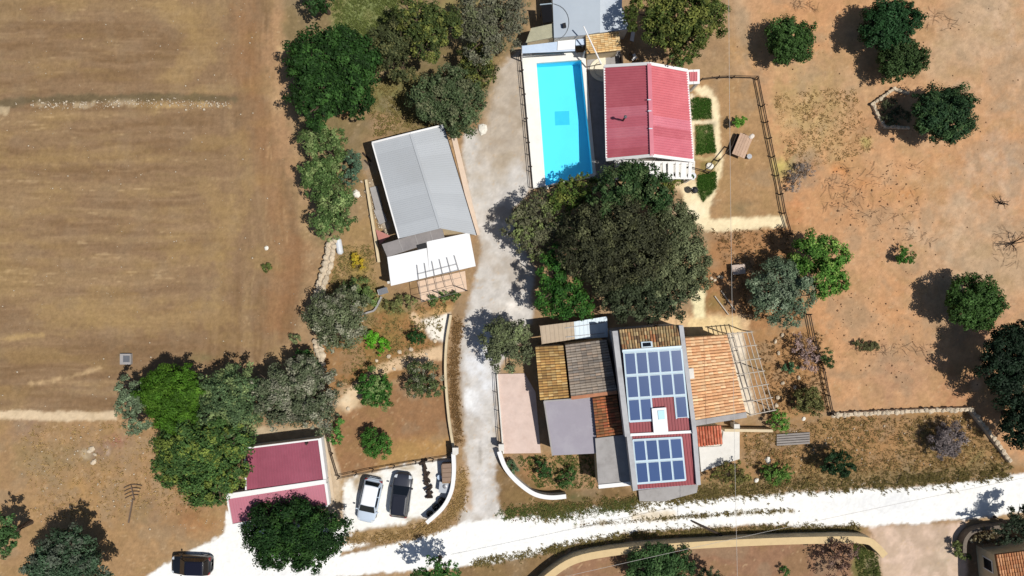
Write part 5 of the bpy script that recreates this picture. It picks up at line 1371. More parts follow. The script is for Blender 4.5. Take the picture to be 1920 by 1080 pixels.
# ================================================================== CARS
def car(label, px_, py_, ang, L, W, Hh, paint, roofm, hood_paint=None, seed=0):
    c = P(px_, py_); root = E("parked_car", label, "car", c, "cars parked on the white gravel")
    ca, sa = math.cos(ang), math.sin(ang)
    def T(x, y, z): return Vector((c.x+x*ca-y*sa, c.y+x*sa+y*ca, z+0.0))
    w2 = W/2
    st = [(-0.5, 0.62, 0.62), (-0.492, 0.76, 0.80), (-0.47, 0.87, 0.92), (-0.42, 0.94, 0.97), (-0.3, 0.985, 0.98), (-0.1, 1.0, 0.97), (0.1, 1.0, 0.96), (0.22, 0.99, 0.95),
          (0.3, 0.975, 0.90), (0.38, 0.95, 0.85), (0.44, 0.90, 0.79), (0.475, 0.80, 0.70), (0.495, 0.64, 0.60), (0.5, 0.55, 0.52)]
    V, F_ = [], []
    for fx, fw, zt in st:
        w = w2*fw
        for (yy, zz) in ((0.9, 0.2), (1.0, 0.34), (1.0, 0.55), (0.985, zt-0.12), (0.93, zt-0.03), (0.78, zt+0.005), (0.4, zt+0.025), (0, zt+0.03)):
            V.append(T(fx*L, -w*yy, max(zz, 0.2)))
        for (yy, zz) in ((0.4, zt+0.025), (0.78, zt+0.005), (0.93, zt-0.03), (0.985, zt-0.12), (1.0, 0.55), (1.0, 0.34), (0.9, 0.2)):
            V.append(T(fx*L, w*yy, max(zz, 0.2)))
    k = 15
    for i in range(len(st)-1):
        for j in range(k):
            F_.append((i*k+j, i*k+(j+1) % k, (i+1)*k+(j+1) % k, (i+1)*k+j))
    F_.append(tuple(range(k))); F_.append(tuple(reversed(range((len(st)-1)*k, len(st)*k))))
    body = M("body", V, F_, paint, root, smooth=True)
    # cabin: rings from belt line to roof
    def ring(x0, x1, w, z, n=6, bow=0.05):
        pts = []
        for a in range(n+1):
            y = -w+2*w*a/n; pts.append((x1+bow*(1-(y/w)**2), y))
        for a in range(n+1):
            y = w-2*w*a/n; pts.append((x0-bow*0.8*(1-(y/w)**2), y))
        return [T(x, y, z) for x, y in pts]
    zb, zr = 0.94, Hh-0.05
    xb0, xb1, xr0, xr1 = -0.455*L, 0.235*L, -0.375*L, 0.055*L
    wb, wr = w2*0.90, w2*0.74
    R0 = ring(xb0, xb1, wb, zb); R1 = ring(xr0, xr1, wr, zr); R2 = ring(xr0+0.12, xr1-0.1, wr*0.86, Hh-0.005)
    V = R0+R1+R2; n = len(R0); F_ = []
    for i in range(n):
        F_.append((i, (i+1) % n, n+(i+1) % n, n+i)); F_.append((n+i, n+(i+1) % n, 2*n+(i+1) % n, 2*n+i))
    F_.append(tuple(range(2*n, 3*n)))
    M("cabin", V, F_, paint, root, smooth=False)
    # roof skin
    Rr = ring(xr0+0.02, xr1-0.02, wr*0.95, Hh-0.018); Rt = ring(xr0+0.16, xr1-0.16, wr*0.8, Hh+0.012)
    V = Rr+Rt; F_ = [(i, (i+1) % n, n+(i+1) % n, n+i) for i in range(n)]+[tuple(range(n, 2*n))]
    M("roof", V, F_, roofm, root)
    # glazing, standing proud of the cabin
    def glass(name, a, b, c_, d, off):
        q = [a, b, c_, d]
        nn = (b-a).cross(d-a).normalized()
        mid = sum(q, Vector())/4
        if (mid-T(-0.1*L, 0, 0.9)).dot(nn) < 0: nn = -nn
        top = [p+nn*off for p in q]; bot = [p-nn*0.02 for p in q]
        return MB().hexa(bot, top).build(name, GLASSD, root)
    def lerp3(a, b, t): return a+(b-a)*t
    fb = [T(xb1+0.02, -wb*0.9, zb), T(xb1+0.02, wb*0.9, zb)]; ftp = [T(xr1+0.02, -wr*0.93, zr), T(xr1+0.02, wr*0.93, zr)]
    glass("windscreen", lerp3(fb[0], ftp[0], 0.06), lerp3(fb[1], ftp[1], 0.06), lerp3(fb[1], ftp[1], 0.95), lerp3(fb[0], ftp[0], 0.95), 0.05)
    rb = [T(xb0-0.01, -wb*0.86, zb), T(xb0-0.01, wb*0.86, zb)]; rt = [T(xr0-0.01, -wr*0.9, zr), T(xr0-0.01, wr*0.9, zr)]
    glass("rear_window", lerp3(rb[0], rt[0], 0.25), lerp3(rb[1], rt[1], 0.25), lerp3(rb[1], rt[1], 0.95), lerp3(rb[0], rt[0], 0.95), 0.045)
    for s in (-1, 1):
        a0, a1 = T(xb0, s*wb, zb), T(xb1, s*wb, zb); b0, b1 = T(xr0, s*wr, zr), T(xr1, s*wr, zr)
        for f0, f1, g0, g1 in ((0.12, 0.46, 0.06, 0.47), (0.50, 0.9, 0.52, 0.95)):
            glass("side_window", lerp3(lerp3(a0, a1, f0), lerp3(b0, b1, g0), 0.1), lerp3(lerp3(a0, a1, f1), lerp3(b0, b1, g1), 0.1),
                  lerp3(lerp3(a0, a1, f1), lerp3(b0, b1, g1), 0.88), lerp3(lerp3(a0, a1, f0), lerp3(b0, b1, g0), 0.88), 0.012)
        MB().hexa([T(0.19*L, s*(w2*0.97), 0.95), T(0.225*L, s*(w2*0.97), 0.95), T(0.225*L, s*(w2*0.97+0.2), 0.96), T(0.19*L, s*(w2*0.97+0.2), 0.96)],
                  [T(0.19*L, s*(w2*0.97), 1.08), T(0.215*L, s*(w2*0.97), 1.08), T(0.215*L, s*(w2*0.97+0.19), 1.08), T(0.19*L, s*(w2*0.97+0.19), 1.08)]).build("wing_mirror", paint, root)
        lamp = mat("headlamp_glass", S(225, 230, 235), rough=0.1, var=0.02, bump=0); red = mat("tail_lamp", S(150, 20, 20), rough=0.2, var=0.02, bump=0)
        MB().hexa([T(0.42*L, s*w2*0.62, 0.66), T(0.49*L, s*w2*0.58, 0.58), T(0.47*L, s*w2*0.84, 0.58), T(0.42*L, s*w2*0.93, 0.66)],
                  [T(0.405*L, s*w2*0.62, 0.86), T(0.478*L, s*w2*0.58, 0.75), T(0.458*L, s*w2*0.83, 0.76), T(0.41*L, s*w2*0.9, 0.85)]).build("headlight", lamp, root)
        MB().hexa([T(-0.497*L, s*w2*0.6, 0.66), T(-0.44*L, s*w2*0.66, 0.66), T(-0.44*L, s*w2*0.94, 0.66), T(-0.48*L, s*w2*0.9, 0.66)],
                  [T(-0.488*L, s*w2*0.6, 0.9), T(-0.44*L, s*w2*0.66, 0.96), T(-0.44*L, s*w2*0.93, 0.93), T(-0.474*L, s*w2*0.86, 0.9)]).build("tail_light", red, root)
        for fx in (-0.3, 0.31):
            y0, y1 = s*(w2-0.24), s*(w2-0.02)
            tyre = MB().tube([T(fx*L, y0, 0.31), T(fx*L, y1, 0.31)], 0.31, 14).build("wheel", BLACK, root)
            MB().tube([T(fx*L, y1-s*0.02, 0.31), T(fx*L, y1+s*0.008, 0.31)], 0.2, 12).build("rim", STEEL, tyre)
    MB().hexa([T(0.49*L, -0.5, 0.36), T(0.508*L, -0.5, 0.36), T(0.508*L, 0.5, 0.36), T(0.49*L, 0.5, 0.36)], [T(0.485*L, -0.5, 0.5), T(0.503*L, -0.5, 0.5), T(0.503*L, 0.5, 0.5), T(0.485*L, 0.5, 0.5)]).build("grille", BLACK, root)
    return root
cw_ = mat("silver_white_paint", S(206, 220, 236), rough=0.3, var=0.02, bump=0, spec=0.5, coat=0.6)
cw_r = mat("white_roof_paint", S(250, 250, 252), rough=0.4, var=0.02, bump=0)
cb_ = mat("dark_grey_paint", S(56, 58, 68), rough=0.3, var=0.03, bump=0, spec=0.5, coat=0.6)
cb2 = mat("black_paint", S(22, 24, 28), rough=0.3, var=0.03, bump=0, spec=0.5, coat=0.6)
car("silver-white hatchback parked beside the dark car near the garage", 696, 934, math.radians(-102), 4.15, 1.8, 1.5, cw_, cw_r)
car("dark grey car parked right of the silver-white hatchback", 754, 925, math.radians(83), 4.1, 1.8, 1.5, cb_, mat("dark_roof", S(40, 42, 52), rough=0.25, var=0.03, bump=0, coat=0.5))
car("black car standing alone at the bottom left end of the white road", 365, 1054, math.radians(178), 3.75, 1.75, 1.5, cb2, mat("navy_roof", S(26, 26, 40), rough=0.25, var=0.03, bump=0, coat=0.5))

# ================================================================== SMALL THINGS
def one(name, mb, material, label, cat, group=None):
    return props(mb.build(name, material), label, cat, group)

# parking corner clutter
cr = E("wooden_crate", "brown lidded wooden crate against the curved parking wall", "crate", P(838, 885))
MB().box(P(839, 886, 0.55), (0.95, 1.7, 1.1), 0.05).build("crate_box", WOOD, cr)
for k in range(4):
    MB().box(P(839, 886, 1.13)+Vector((0, (k-1.5)*0.42, 0)), (0.97, 0.38, 0.05), 0.05).build("plank", mat("crate_lid", S(150, 126, 108), var=0.15, rnd=0.1), cr)
gt = E("grey_tank", "grey plastic water tank below the brown crate at the parking wall", "tank", P(834, 912))
MB().box(P(834, 912, 0.4), (1.0, 1.0, 0.8), -0.1).build("tank_body", mat("grey_plastic", S(186, 192, 200), rough=0.5, var=0.06), gt)
MB().lathe(P(834, 912, 0.8), [(0.2, 0), (0.2, 0.06), (0.1, 0.08)], 12).build("lid", STEEL, gt)
bk = E("blue_bucket", "pale blue bucket left of the brown crate", "bucket", P(825, 893))
MB().lathe(P(825, 893), [(0.16, -0.02), (0.22, 0.38), (0.24, 0.4)], 12).build("pail", mat("blue_pail", S(196, 214, 236), var=0.04), bk)
wpile = E("log_pile", "row of dark logs stacked right of the dark grey car", "log pile", P(800, 900))
rr = random.Random(5)
for k in range(16):
    y = 866+k*4.4; x = 793+k*0.9+rr.uniform(-2, 2); a = rr.uniform(-1.3, 1.3)
    p = P(x, y, 0.14+0.12*(k % 2)); d = Vector((math.cos(a), math.sin(a), rr.uniform(-0.1, 0.1)))*rr.uniform(0.25, 0.45)
    MB().tube([p-d, p+d], rr.uniform(0.09, 0.14), 7).build("log", WOODD, wpile)
def tyre_stack(x, y, n, label):
    t = E("tyre_stack", label, "tyres", P(x, y), "old tyres by the parking wall")
    for k in range(n):
        m = MB(); ring_ = [P(x+1.5*(k % 2), y)+Vector((0.24*math.cos(a), 0.24*math.sin(a), 0.1+0.2*k)) for a in np.linspace(0, 2*math.pi, 13)]
        m.tube(ring_, 0.1, 7, caps=False).build("tyre", BLACK, t)
tyre_stack(828, 938, 3, "old black tyres against the parking wall below the grey tank")
tyre_stack(817, 950, 2, "low stack of old tyres in the middle of the parking wall's bend")
tyre_stack(806, 963, 2, "last stack of old tyres at the lower end of the parking wall")
one("gate_pillar", MB().box(P(854, 845, 0.75), (0.45, 0.45, 1.5)).box(P(854, 845, 1.55), (0.55, 0.55, 0.12)), WALLW, "white square gate pillar at the top of the parking wall", "pillar")
one("gate_pillar", MB().box(P(940, 838, 0.75), (0.4, 0.4, 1.5)).box(P(940, 838, 1.55), (0.5, 0.5, 0.12)), WALLW, "white gate pillar at the top of the curved front garden wall", "pillar")
# manhole / concrete box in the field
mh = E("concrete_well_box", "square pale concrete well box at the tilled field's south edge", "well", P(237, 673))
MB().box(P(237, 673, 0.12), (1.0, 1.0, 0.4)).build("box", CONC, mh); MB().box(P(237, 673, 0.34), (0.6, 0.6, 0.06)).build("lid", STEEL, mh)
# harrow
hw = E("harrow", "rusty harrow with curved tines lying on dry earth", "harrow", P(250, 940))
for k in range(4):
    m = MB(); pts = [P(232+k*0.8+x, 915+k*6.5-4.5*math.sin(x/34*math.pi)-x*0.12, 0.1) for x in np.linspace(0, 34-3*k, 7)]
    m.tube(pts, 0.035, 5).build("tine_bar", HARROW, hw)
MB().bar(P(249, 936, 0.12), P(241, 980, 0.12), 0.12, 0.1).build("drawbar", HARROW, hw)
MB().bar(P(246, 912, 0.16), P(252, 938, 0.16), 0.08, 0.06).build("cross_bar", HARROW, hw)
# ruin stones
for k, (x, y, r) in enumerate(((172, 842, 0.3), (178, 852, 0.22), (176, 866, 0.35), (168, 846, 0.25))):
    one("boulder", MB().rock(P(x, y), r, 40+k), ROCK, "%s pale boulder of the small heap on bare earth left of the pinkish patch" % ("northernmost", "second", "southernmost", "westernmost")[k], "boulder", "boulders on the bare earth at the lower left")
# stones along garden path
ORD = ("first", "second", "third", "fourth", "fifth", "sixth", "seventh", "eighth", "ninth")
for k, (x, y, r) in enumerate(sorted(((729, 668, 0.24), (749, 660, 0.26), (771, 655, 0.26), (816, 639, 0.24), (739, 692, 0.22), (800, 672, 0.22), (653, 766, 0.22), (800, 664, 0.18), (706, 676, 0.18)), key=lambda t: -t[0])):
    one("edging_stone", MB().rock(P(x, y), r, 60+k), ROCK, "%s edging stone along the curved garden path counted from the drive wall" % ORD[k], "stone", "edging stones along the garden path")
for k, (x, y, r, lab) in enumerate(((906, 242, 0.6, "large white boulder at the drive north of the grey sheet roof"), (1331, 311, 0.42, "white boulder on the lower villa lawn beside the bent rail"), (500, 465, 0.25, "single pale stone near the edge of the tilled field"),
                                    (1025, 352, 0.22, "white stone at the south end of the pool coping"), (1028, 490, 0.3, "pale stone at the foot of the thicket by the drive"), (1507, 785, 0.22, "small white stone near the corner of the orchard stone wall"),
                                    (1440, 862, 0.4, "tan boulder on the slope east of the white terrace"), (1418, 900, 0.28, "pale stone at the verge beside the olive brown shrub"), (668, 363, 0.42, "white rubble block beside the leafy tree row"))):
    one("boulder", MB().rock(P(x, y), r, 80+k), mat("white_stone", S(250, 244, 230), var=0.1), lab, "boulder")
# white tank lying near wall
tnk = E("gas_tank", "white cylindrical tank lying beside the dry stone wall", "tank", P(636, 461))
MB().tube([P(634, 447, 0.32), P(634, 450, 0.32), P(638, 474, 0.32), P(638, 477, 0.32)], [0.16, 0.3, 0.3, 0.16], 12).build("vessel", mat("white_metal", S(226, 230, 234), rough=0.4, var=0.04), tnk)
MB().box(P(635, 452, 0.03), (0.5, 0.15, 0.2)).build("cradle", STEEL, tnk); MB().box(P(638, 472, 0.03), (0.5, 0.15, 0.2)).build("cradle", STEEL, tnk)
# clutter west of grey house
one("sheet_stack", MB().box(P(706, 372, 0.15), (0.7, 2.2, 0.3), 0.25).box(P(714, 405, 0.12), (0.8, 1.4, 0.25), 0.4), CONC, "grey sheets piled along the west wall of the grey-roofed house", "sheets")
rp = E("red_tarp", "faded red triangular tarp at the grey house's southwest corner", "tarp", P(718, 440))
M("cloth", [P(704, 430, 0.5), P(732, 442, 0.35), P(712, 458, 0.3), P(704, 430, 0.46), P(732, 442, 0.31), P(712, 458, 0.26)], [(0, 1, 2), (5, 4, 3), (0, 3, 4, 1), (1, 4, 5, 2), (2, 5, 3, 0)], mat("red_cloth", S(190, 128, 118), var=0.1), rp)
MB().box(P(716, 443, 0.1), (0.8, 0.8, 0.3), 0.4).build("crate", WOODD, rp)
for k, (x, y) in enumerate(((684, 292), (690, 298), (688, 306))):
    one("plank", MB().bar(P(x-4, y-6, 0.1), P(x+6, y+5, 0.1), 0.15, 0.06), WOODD, "%s of three dark planks lying west of the grey roof" % ("northernmost", "middle one", "southernmost")[k], "plank", "dark planks west of the grey roof")
bx2 = E("white_cabinet", "pale metal cabinet beside the pergola's west corner", "cabinet", P(718, 546))
MB().box(P(718, 546, 0.4), (0.8, 0.5, 0.85), 0.3).build("body", mat("white_metal"), bx2); MB().box(P(718, 546, 0.84), (0.86, 0.56, 0.05), 0.3).build("top", STEEL, bx2)
# villa garden furniture
tb = E("garden_table", "wooden plank table standing askew in the villa garden", "table", P(1392, 273))
ax_ = math.radians(68)
for k in range(5):
    o = Vector((math.cos(ax_+math.pi/2), math.sin(ax_+math.pi/2), 0))*(k-2)*0.25
    MB().box(P(1392, 273, 0.76)+o, (2.1, 0.235, 0.05), ax_).build("plank", mat("pink_wood", S(206, 172, 146), var=0.14, rnd=0.1), tb)
for sx in (-0.85, 0.85):
    for sy in (-0.45, 0.45):
        p = P(1392, 273)+Vector((sx*math.cos(ax_)-sy*math.sin(ax_), sx*math.sin(ax_)+sy*math.cos(ax_), 0.36)); MB().box(p, (0.09, 0.09, 0.76), ax_).build("leg", WOODD, tb)
bn = E("garden_bench", "dark bench on the left side of the plank table", "bench", P(1378, 268))
MB().box(P(1377, 269, 0.45), (1.9, 0.28, 0.06), ax_).build("seat", WOODD, bn)
for s in (-0.75, 0.75): MB().box(P(1377, 269, 0.2)+Vector((s*math.cos(ax_), s*math.sin(ax_), 0)), (0.08, 0.26, 0.46), ax_).build("leg", WOODD, bn)
one("cushion", MB().rock(P(1409, 256, 0.78), 0.3, 91, 0.5), mat("white_fabric", S(240, 228, 214), var=0.05), "pale cushion lying on the corner of the plank table", "cushion")
st_ = E("round_stool", "round grey stool at the lower corner of the plank table", "stool", P(1402, 295))
MB().lathe(P(1402, 295), [(0.2, -0.03), (0.2, 0.42), (0.24, 0.43), (0.24, 0.48)], 12).build("seat", STEEL, st_)
bb_ = E("barbecue", "black kettle barbecue with striped cover beside the villa's southeast corner", "barbecue", P(1301, 357))
MB().lathe(P(1301, 357, 0.6), [(0.1, 0), (0.3, 0.12), (0.33, 0.25), (0.28, 0.4), (0.08, 0.48)], 12).build("kettle", BLACK, bb_)
for a in (0.3, 2.4, 4.5): MB().tube([P(1301, 357, 0.62), P(1301, 357)+Vector((0.35*math.cos(a), 0.35*math.sin(a), -0.03))], 0.025, 5).build("leg", STEEL, bb_)
for k in range(3): MB().box(P(1302, 356, 0.98)+Vector((0.14*(k-1), 0, 0)), (0.06, 0.4, 0.05), 0.4).build("stripe", FASCIA, bb_)
pot = E("flower_pot", "white flower pot at the villa's southeast corner above the barbecue", "pot", P(1297, 331))
MB().lathe(P(1297, 331), [(0.2, -0.03), (0.3, 0.4), (0.32, 0.42)], 12).build("vessel", mat("white_metal"), pot); MB().rock(P(1297, 331, 0.38), 0.27, 93).build("plant", mat("pot_plant", S(60, 80, 46)), pot)
# behind the villa
ch = E("garden_chair", "white and black garden chair north of the villa", "chair", P(1188, 107))
MB().box(P(1188, 107, 0.44), (0.5, 0.5, 0.06), 0.5).build("seat", FASCIA, ch); MB().box(P(1188, 107, 0.7)+Vector((-0.2, 0.12, 0)), (0.08, 0.5, 0.55), 0.5).build("backrest", BLACK, ch)
for sx in (-0.2, 0.2):
    for sy in (-0.2, 0.2): MB().box(P(1188, 107, 0.2)+Vector((sx, sy, 0)), (0.05, 0.05, 0.46), 0.5).build("leg", BLACK, ch)
one("plank_door", MB().box(P(1165, 113, 0.5), (0.12, 0.8, 1.0), 0.1), WOODD, "dark board standing at the east end of the tiled pool shelter", "board")
one("white_board", MB().hexa([P(1181, 76, 0), P(1188, 78, 0), P(1190, 58, 0), P(1184, 58, 0)], [P(1181, 76, 0.9), P(1188, 78, 1.0), P(1191, 58, 1.3), P(1184, 58, 1.2)]), FASCIA, "white board standing in the shade of the large yellow-green tree", "board")
tl = E("stone_table", "pale stone table beside the thicket's east side", "table", P(1385, 505))
MB().box(P(1385, 505, 0.62), (1.2, 0.9, 0.08), 0.1).build("table_top", mat("stone_top", S(206, 186, 172), var=0.08), tl); MB().box(P(1385, 505, 0.27), (0.5, 0.4, 0.66), 0.1).build("pedestal", CONC, tl)
for k, (x, y) in enumerate(((1340, 525), (1347, 519), (1353, 520), (1334, 522))):
    one("edging_stone", MB().rock(P(x, y), 0.2, 200+k), ROCK, "%s pale stone of the short row south of the sandy path" % ("second", "third", "easternmost", "westernmost")[k], "stone", "stones south of the sandy path")
for k, (x, y) in enumerate(sorted(((1453, 640), (1459, 662), (1467, 718), (1458, 745), (1455, 760), (1466, 628), (1490, 726), (1497, 708)), key=lambda t: t[1])):
    one("edging_stone", MB().rock(P(x, y), 0.24, 220+k, 0.9), ROCK, "%s pale bed stone from the north, east of the wooden pergola" % ORD[k], "stone", "edging stones east of the wooden pergola")
# stacked boards in the east plot
pl = E("board_stack", "grey weathered boards stacked on the slope east of the terrace", "boards", P(1485, 824))
for k in range(5): MB().bar(P(1456, 816+k*4.5, 0.1), P(1518, 812+k*4.5, 0.1), 0.17, 0.12).build("plank", mat("grey_boards", S(160, 152, 146), var=0.15, rnd=0.15), pl)
# garden poles in front of the thicket east
for k, (a, b) in enumerate((((1340, 555), (1366, 590)), ((1352, 545), (1378, 582)))):
    one("garden_pole", MB().tube([P(*a, 0.1), P(*b, 0.1)], 0.06, 6), mat("pale_poles"), "%s of two pale poles lying slantwise north of the tiled wing" % ("western one", "eastern one")[k], "pole", "poles lying on the bed north of the tiled wing")
# dark tapered bar laid from verge to road
one("dark_bar", MB().tube([P(1353, 1004, 0.1), P(1297, 977, 0.14)], [0.13, 0.08], 7), WOODD, "dark tapered bar lying from the roadside wall onto the white road", "pole")
# overhead cables
def cable(name, label, a, b, sag):
    pts = [a.lerp(b, t)-UP*sag*4*t*(1-t) for t in np.linspace(0, 1, 25)]
    one(name, MB().tube(pts, 0.014, 5), mat("cable", S(210, 204, 196), var=0.02, bump=0), label, "cable")
cable("overhead_cable", "pale overhead cable crossing the tree behind the roadside wall", P(900, 1118, 6.2), P(2000, 880, 6.4), 0.5)
cable("overhead_cable", "thin overhead cable running north to south past the villa garden", P(1366, -60, 7.0), P(1384, 1140, 7.0), 0.4)
# dead small tree
def bare(label, x, y, s, seed, col=None):
    rr = random.Random(seed); m = MB(); c = P(x, y)
    for k in range(9):
        a = rr.uniform(0, 6.28); l = s*rr.uniform(0.5, 1)
        e = c+Vector((math.cos(a)*l, math.sin(a)*l, 0.35*s+rr.random()*0.5*s)); mid = c.lerp(e, 0.5)+Vector((rr.uniform(-.1, .1), rr.uniform(-.1, .1), 0.15))
        m.tube([c-UP*0.05, mid, e], [0.05, 0.03, 0.012], 4)
        for q in range(4):
            b = mid.lerp(e, rr.random()); f = b+Vector((rr.uniform(-.35, .35)*s, rr.uniform(-.35, .35)*s, rr.uniform(0, .3)*s)); m.tube([b, f], [0.02, 0.008], 3)
    return one("bare_sapling", m, WOODD, label, "sapling")
bare("leafless dark sapling at the right edge of the orchard", 1897, 457, 1.4, 1); bare("leafless twiggy bush in the orchard above the pale grey ground", 1875, 381, 0.7, 2)

# ================================================================== STUFF: weeds, stones, twigs
def scatter(poly, n, seed):
    r_ = np.random.default_rng(seed); xs = [p[0] for p in poly]; ys = [p[1] for p in poly]
    x = r_.uniform(min(xs), max(xs), n*3); y = r_.uniform(min(ys), max(ys), n*3)
    k = poly_sd(x, y, poly) > 0
    return x[k][:n], y[k][:n]
def near_line(pts, wd, n, seed):
    r_ = np.random.default_rng(seed); seg = [(np.array(a, float), np.array(b, float)) for a, b in zip(pts[:-1], pts[1:])]
    ln = np.array([np.hypot(*(b-a)) for a, b in seg]); ch = r_.choice(len(seg), n, p=ln/ln.sum()); t = r_.random(n)
    A = np.array([s[0] for s in seg])[ch]; B = np.array([s[1] for s in seg])[ch]
    q = A+(B-A)*t[:, None]+r_.normal(size=(n, 2))*wd/2
    return q[:, 0], q[:, 1]
def tufts(name, label, cat, sets, blades=7):
    Vs, Cs = [], []
    r_ = np.random.default_rng(hash(name) % 1000 if False else len(name)*7)
    for (x, y), col, h, sp in sets:
        n = len(x); X = (x-960)*MPP; Y = (540-y)*MPP
        clump = np.clip(0.3+1.7*vnoise(X*0.9, Y*0.9, 77), 0.3, 2)
        for b in range(blades):
            a = r_.uniform(0, 6.28, n); l = h*r_.uniform(0.5, 1.3, n)*clump; bx_ = X+r_.normal(size=n)*sp*0.5; by_ = Y+r_.normal(size=n)*sp*0.5
            w = 0.025+0.03*r_.random(n)
            tx = bx_+np.cos(a)*l*0.7; ty = by_+np.sin(a)*l*0.7
            p0 = np.stack([bx_-np.sin(a)*w, by_+np.cos(a)*w, np.full(n, -0.03)], 1); p1 = np.stack([bx_+np.sin(a)*w, by_-np.cos(a)*w, np.full(n, -0.03)], 1); p2 = np.stack([tx, ty, l*0.8], 1)
            Vs.append(np.stack([p0, p1, p2], 1).reshape(-1, 3))
            cc = np.array(col)[None, :]*r_.uniform(0.6, 1.4, n)[:, None]; Cs.append(np.repeat(cc, 3, 0))
    V = np.concatenate(Vs); Cc = np.clip(np.concatenate(Cs), 0.004, 0.6)
    o = quads_np(name, V, np.arange(len(V)).reshape(-1, 3), LEAF, cols=Cc)
    return props(o, label, cat, kind="stuff")
dry = S(190, 160, 108, 1.3); drg = S(146, 132, 82, 1.25); grn = S(112, 122, 66, 1.2); brn = S(158, 126, 86, 1.3)
tufts("verge_grass", "dry brownish grass along the road and drive verges", "grass", [
    (near_line([(1000, 962), (1180, 945), (1320, 925), (1500, 912), (1700, 902), (1890, 884)], 18, 2600, 1), drg, 0.16, 0.12),
    (near_line([(890, 1056), (1000, 1036), (1180, 1003), (1420, 992), (1610, 990)], 10, 1500, 2), drg, 0.15, 0.12),
    (near_line([(655, 1015), (760, 1003), (830, 985), (862, 940), (866, 880)], 14, 1000, 3), dry, 0.13, 0.12),
    (near_line([(858, 600), (850, 700), (858, 830)], 10, 700, 4), brn, 0.13, 0.1),
    (near_line([(1090, 984), (1200, 975), (1300, 967), (1480, 957)], 5, 380, 5), drg, 0.11, 0.1),
    (near_line([(940, 960), (1100, 958), (1190, 945)], 14, 800, 6), grn, 0.16, 0.12),
    (scatter([(1390, 810), (1560, 785), (1810, 778), (1890, 870), (1500, 905), (1400, 880)], 1900, 7), dry, 0.16, 0.14),
    (scatter([(1390, 810), (1560, 785), (1810, 778), (1890, 870), (1500, 905), (1400, 880)], 500, 8), drg, 0.16, 0.14)])
tufts("meadow_grass", "sparse grass under the western trees and in the gardens", "grass", [
    (scatter([(620, 0), (740, -10), (770, 60), (700, 130), (640, 90)], 1400, 11), grn, 0.16, 0.14),
    (scatter([(690, 150), (860, 130), (880, 250), (700, 255)], 1200, 12), drg, 0.14, 0.14),
    (scatter([(640, 460), (700, 460), (710, 570), (600, 600)], 700, 13), drg, 0.14, 0.14),
    (scatter([(650, 560), (840, 570), (820, 650), (640, 740)], 900, 14), drg, 0.12, 0.12),
    (scatter([(1420, 640), (1540, 620), (1556, 770), (1440, 780)], 700, 15), brn, 0.14, 0.12),
    (scatter([(1450, 180), (1600, 160), (1640, 280), (1480, 330)], 800, 16), dry, 0.1, 0.14),
    (scatter([(1330, 430), (1480, 430), (1500, 600), (1400, 600)], 600, 17), brn, 0.12, 0.12),
    (scatter([(960, 855), (1110, 852), (1115, 915), (1010, 915)], 600, 18), grn, 0.12, 0.12),
    (scatter([(40, 800), (300, 790), (400, 960), (60, 980)], 900, 19), dry, 0.1, 0.14),
    (scatter([(1600, 1015), (1645, 1040), (1650, 1090), (1610, 1090)], 400, 20), grn, 0.15, 0.12)])
for k, q in enumerate(LAWNS):
    tufts("lawn_grass", ["short green grass of the villa's northern lawn", "short green grass of the villa's middle lawn", "short green grass of the villa's southern lawn"][k], "grass", [(scatter(q, 700, 30+k), S(70, 104, 40, 1.0), 0.08, 0.1)], 6)

def pebbles(name, label, sets, material):
    r_ = np.random.default_rng(len(name)*13)
    Vs, Fs, n0 = [], [], 0
    octa = np.array([(1, 0, 0), (0, 1, 0), (-1, 0, 0), (0, -1, 0), (0, 0, 0.8), (0, 0, -0.5)], float)
    tri = np.array([(0, 1, 4), (1, 2, 4), (2, 3, 4), (3, 0, 4), (1, 0, 5), (2, 1, 5), (3, 2, 5), (0, 3, 5)])
    for (x, y), s0, s1 in sets:
        n = len(x); X = (x-960)*MPP; Y = (540-y)*MPP
        s = s0+(s1-s0)*r_.random(n)**3; a = r_.uniform(0, 6.28, n)
        v = octa[None]*s[:, None, None]*r_.uniform(0.6, 1.3, (n, 6, 1))
        ca, sa = np.cos(a)[:, None], np.sin(a)[:, None]
        vv = np.stack([v[..., 0]*ca-v[..., 1]*sa+X[:, None], v[..., 0]*sa+v[..., 1]*ca+Y[:, None], v[..., 2]*0.8], -1)
        Vs.append(vv.reshape(-1, 3)); Fs.append((tri[None]+(np.arange(n)*6)[:, None, None]+n0).reshape(-1, 3)); n0 += n*6
    return props(quads_np(name, np.concatenate(Vs), np.concatenate(Fs), material), label, "stones", kind="stuff")
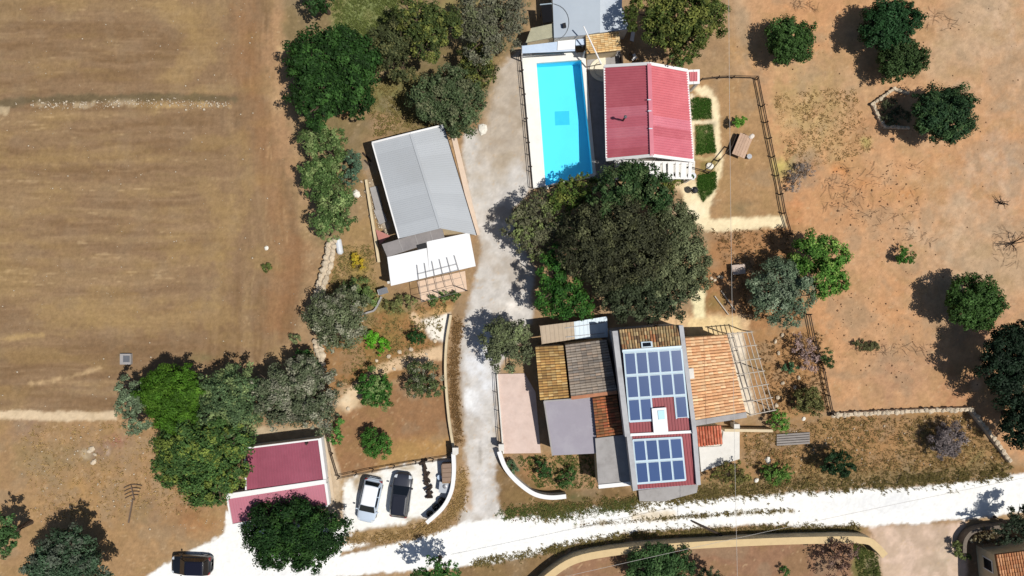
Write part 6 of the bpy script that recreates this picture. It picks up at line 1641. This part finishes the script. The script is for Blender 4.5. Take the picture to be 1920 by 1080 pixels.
pebbles("field_stones", "small pale stones strewn over the field and bare earth", [
    (near_line([(60, 197), (160, 196), (250, 192), (430, 196)], 8, 420, 41), 0.04, 0.16), (scatter(FIELD, 500, 42), 0.03, 0.12), (scatter([(20, 790), (400, 800), (420, 1000), (60, 980)], 300, 43), 0.03, 0.14),
    (scatter([(1390, 810), (1810, 778), (1890, 870), (1400, 890)], 300, 44), 0.03, 0.14), (near_line([(1000, 965), (1200, 940), (1500, 915), (1900, 890)], 8, 500, 45), 0.03, 0.1), (near_line([(690, 340), (720, 450)], 12, 160, 46), 0.05, 0.22)], ROCK)
pebbles("soil_clods", "dark clods and dry dung on the orchard soil", [(scatter(ORCH, 700, 51), 0.02, 0.09), (scatter([(1560, 300), (1740, 300), (1720, 470), (1560, 440)], 220, 52), 0.03, 0.12), (scatter([(1550, 540), (1800, 600), (1700, 720), (1560, 680)], 160, 53), 0.03, 0.11),
    (near_line([(1090, 985), (1300, 968), (1500, 957)], 5, 160, 54), 0.03, 0.09), (near_line([(960, 975), (1100, 962)], 6, 120, 55), 0.03, 0.1)], mat("dark_clods", S(128, 94, 68), var=0.2))
tw = MB(); rr = random.Random(9)
for poly_, n in (([(1570, 310), (1730, 300), (1720, 420), (1600, 440)], 90), ([(1540, 330), (1600, 330), (1600, 390), (1540, 390)], 40), ([(1690, 430), (1760, 430), (1750, 470), (1690, 460)], 25), ([(1590, 640), (1750, 645), (1740, 665), (1600, 660)], 50), ([(1740, 20), (1800, 20), (1800, 60), (1740, 60)], 25), ([(1480, 0), (1540, 0), (1530, 25), (1490, 20)], 25), ([(1860, 430), (1920, 420), (1915, 500), (1865, 490)], 40)):
    xs, ys = scatter(poly_, n, n)
    for x, y in zip(xs, ys):
        a = rr.uniform(0, 6.28); p = P(x, y, 0.03); d = Vector((math.cos(a), math.sin(a), 0))*rr.uniform(0.1, 0.5)
        b = p+d*0.6+Vector((rr.uniform(-.1, .1), rr.uniform(-.1, .1), 0.04))
        tw.tube([p-d, b, p+d*1.3+Vector((rr.uniform(-.2, .2), rr.uniform(-.2, .2), 0))], [0.008, 0.014, 0.006], 3, caps=False)
props(tw.build("pruned_twigs", mat("twig_bark", S(110, 84, 64), var=0.2)), "scattered dark pruned twigs on the orchard soil", "twigs", kind="stuff")
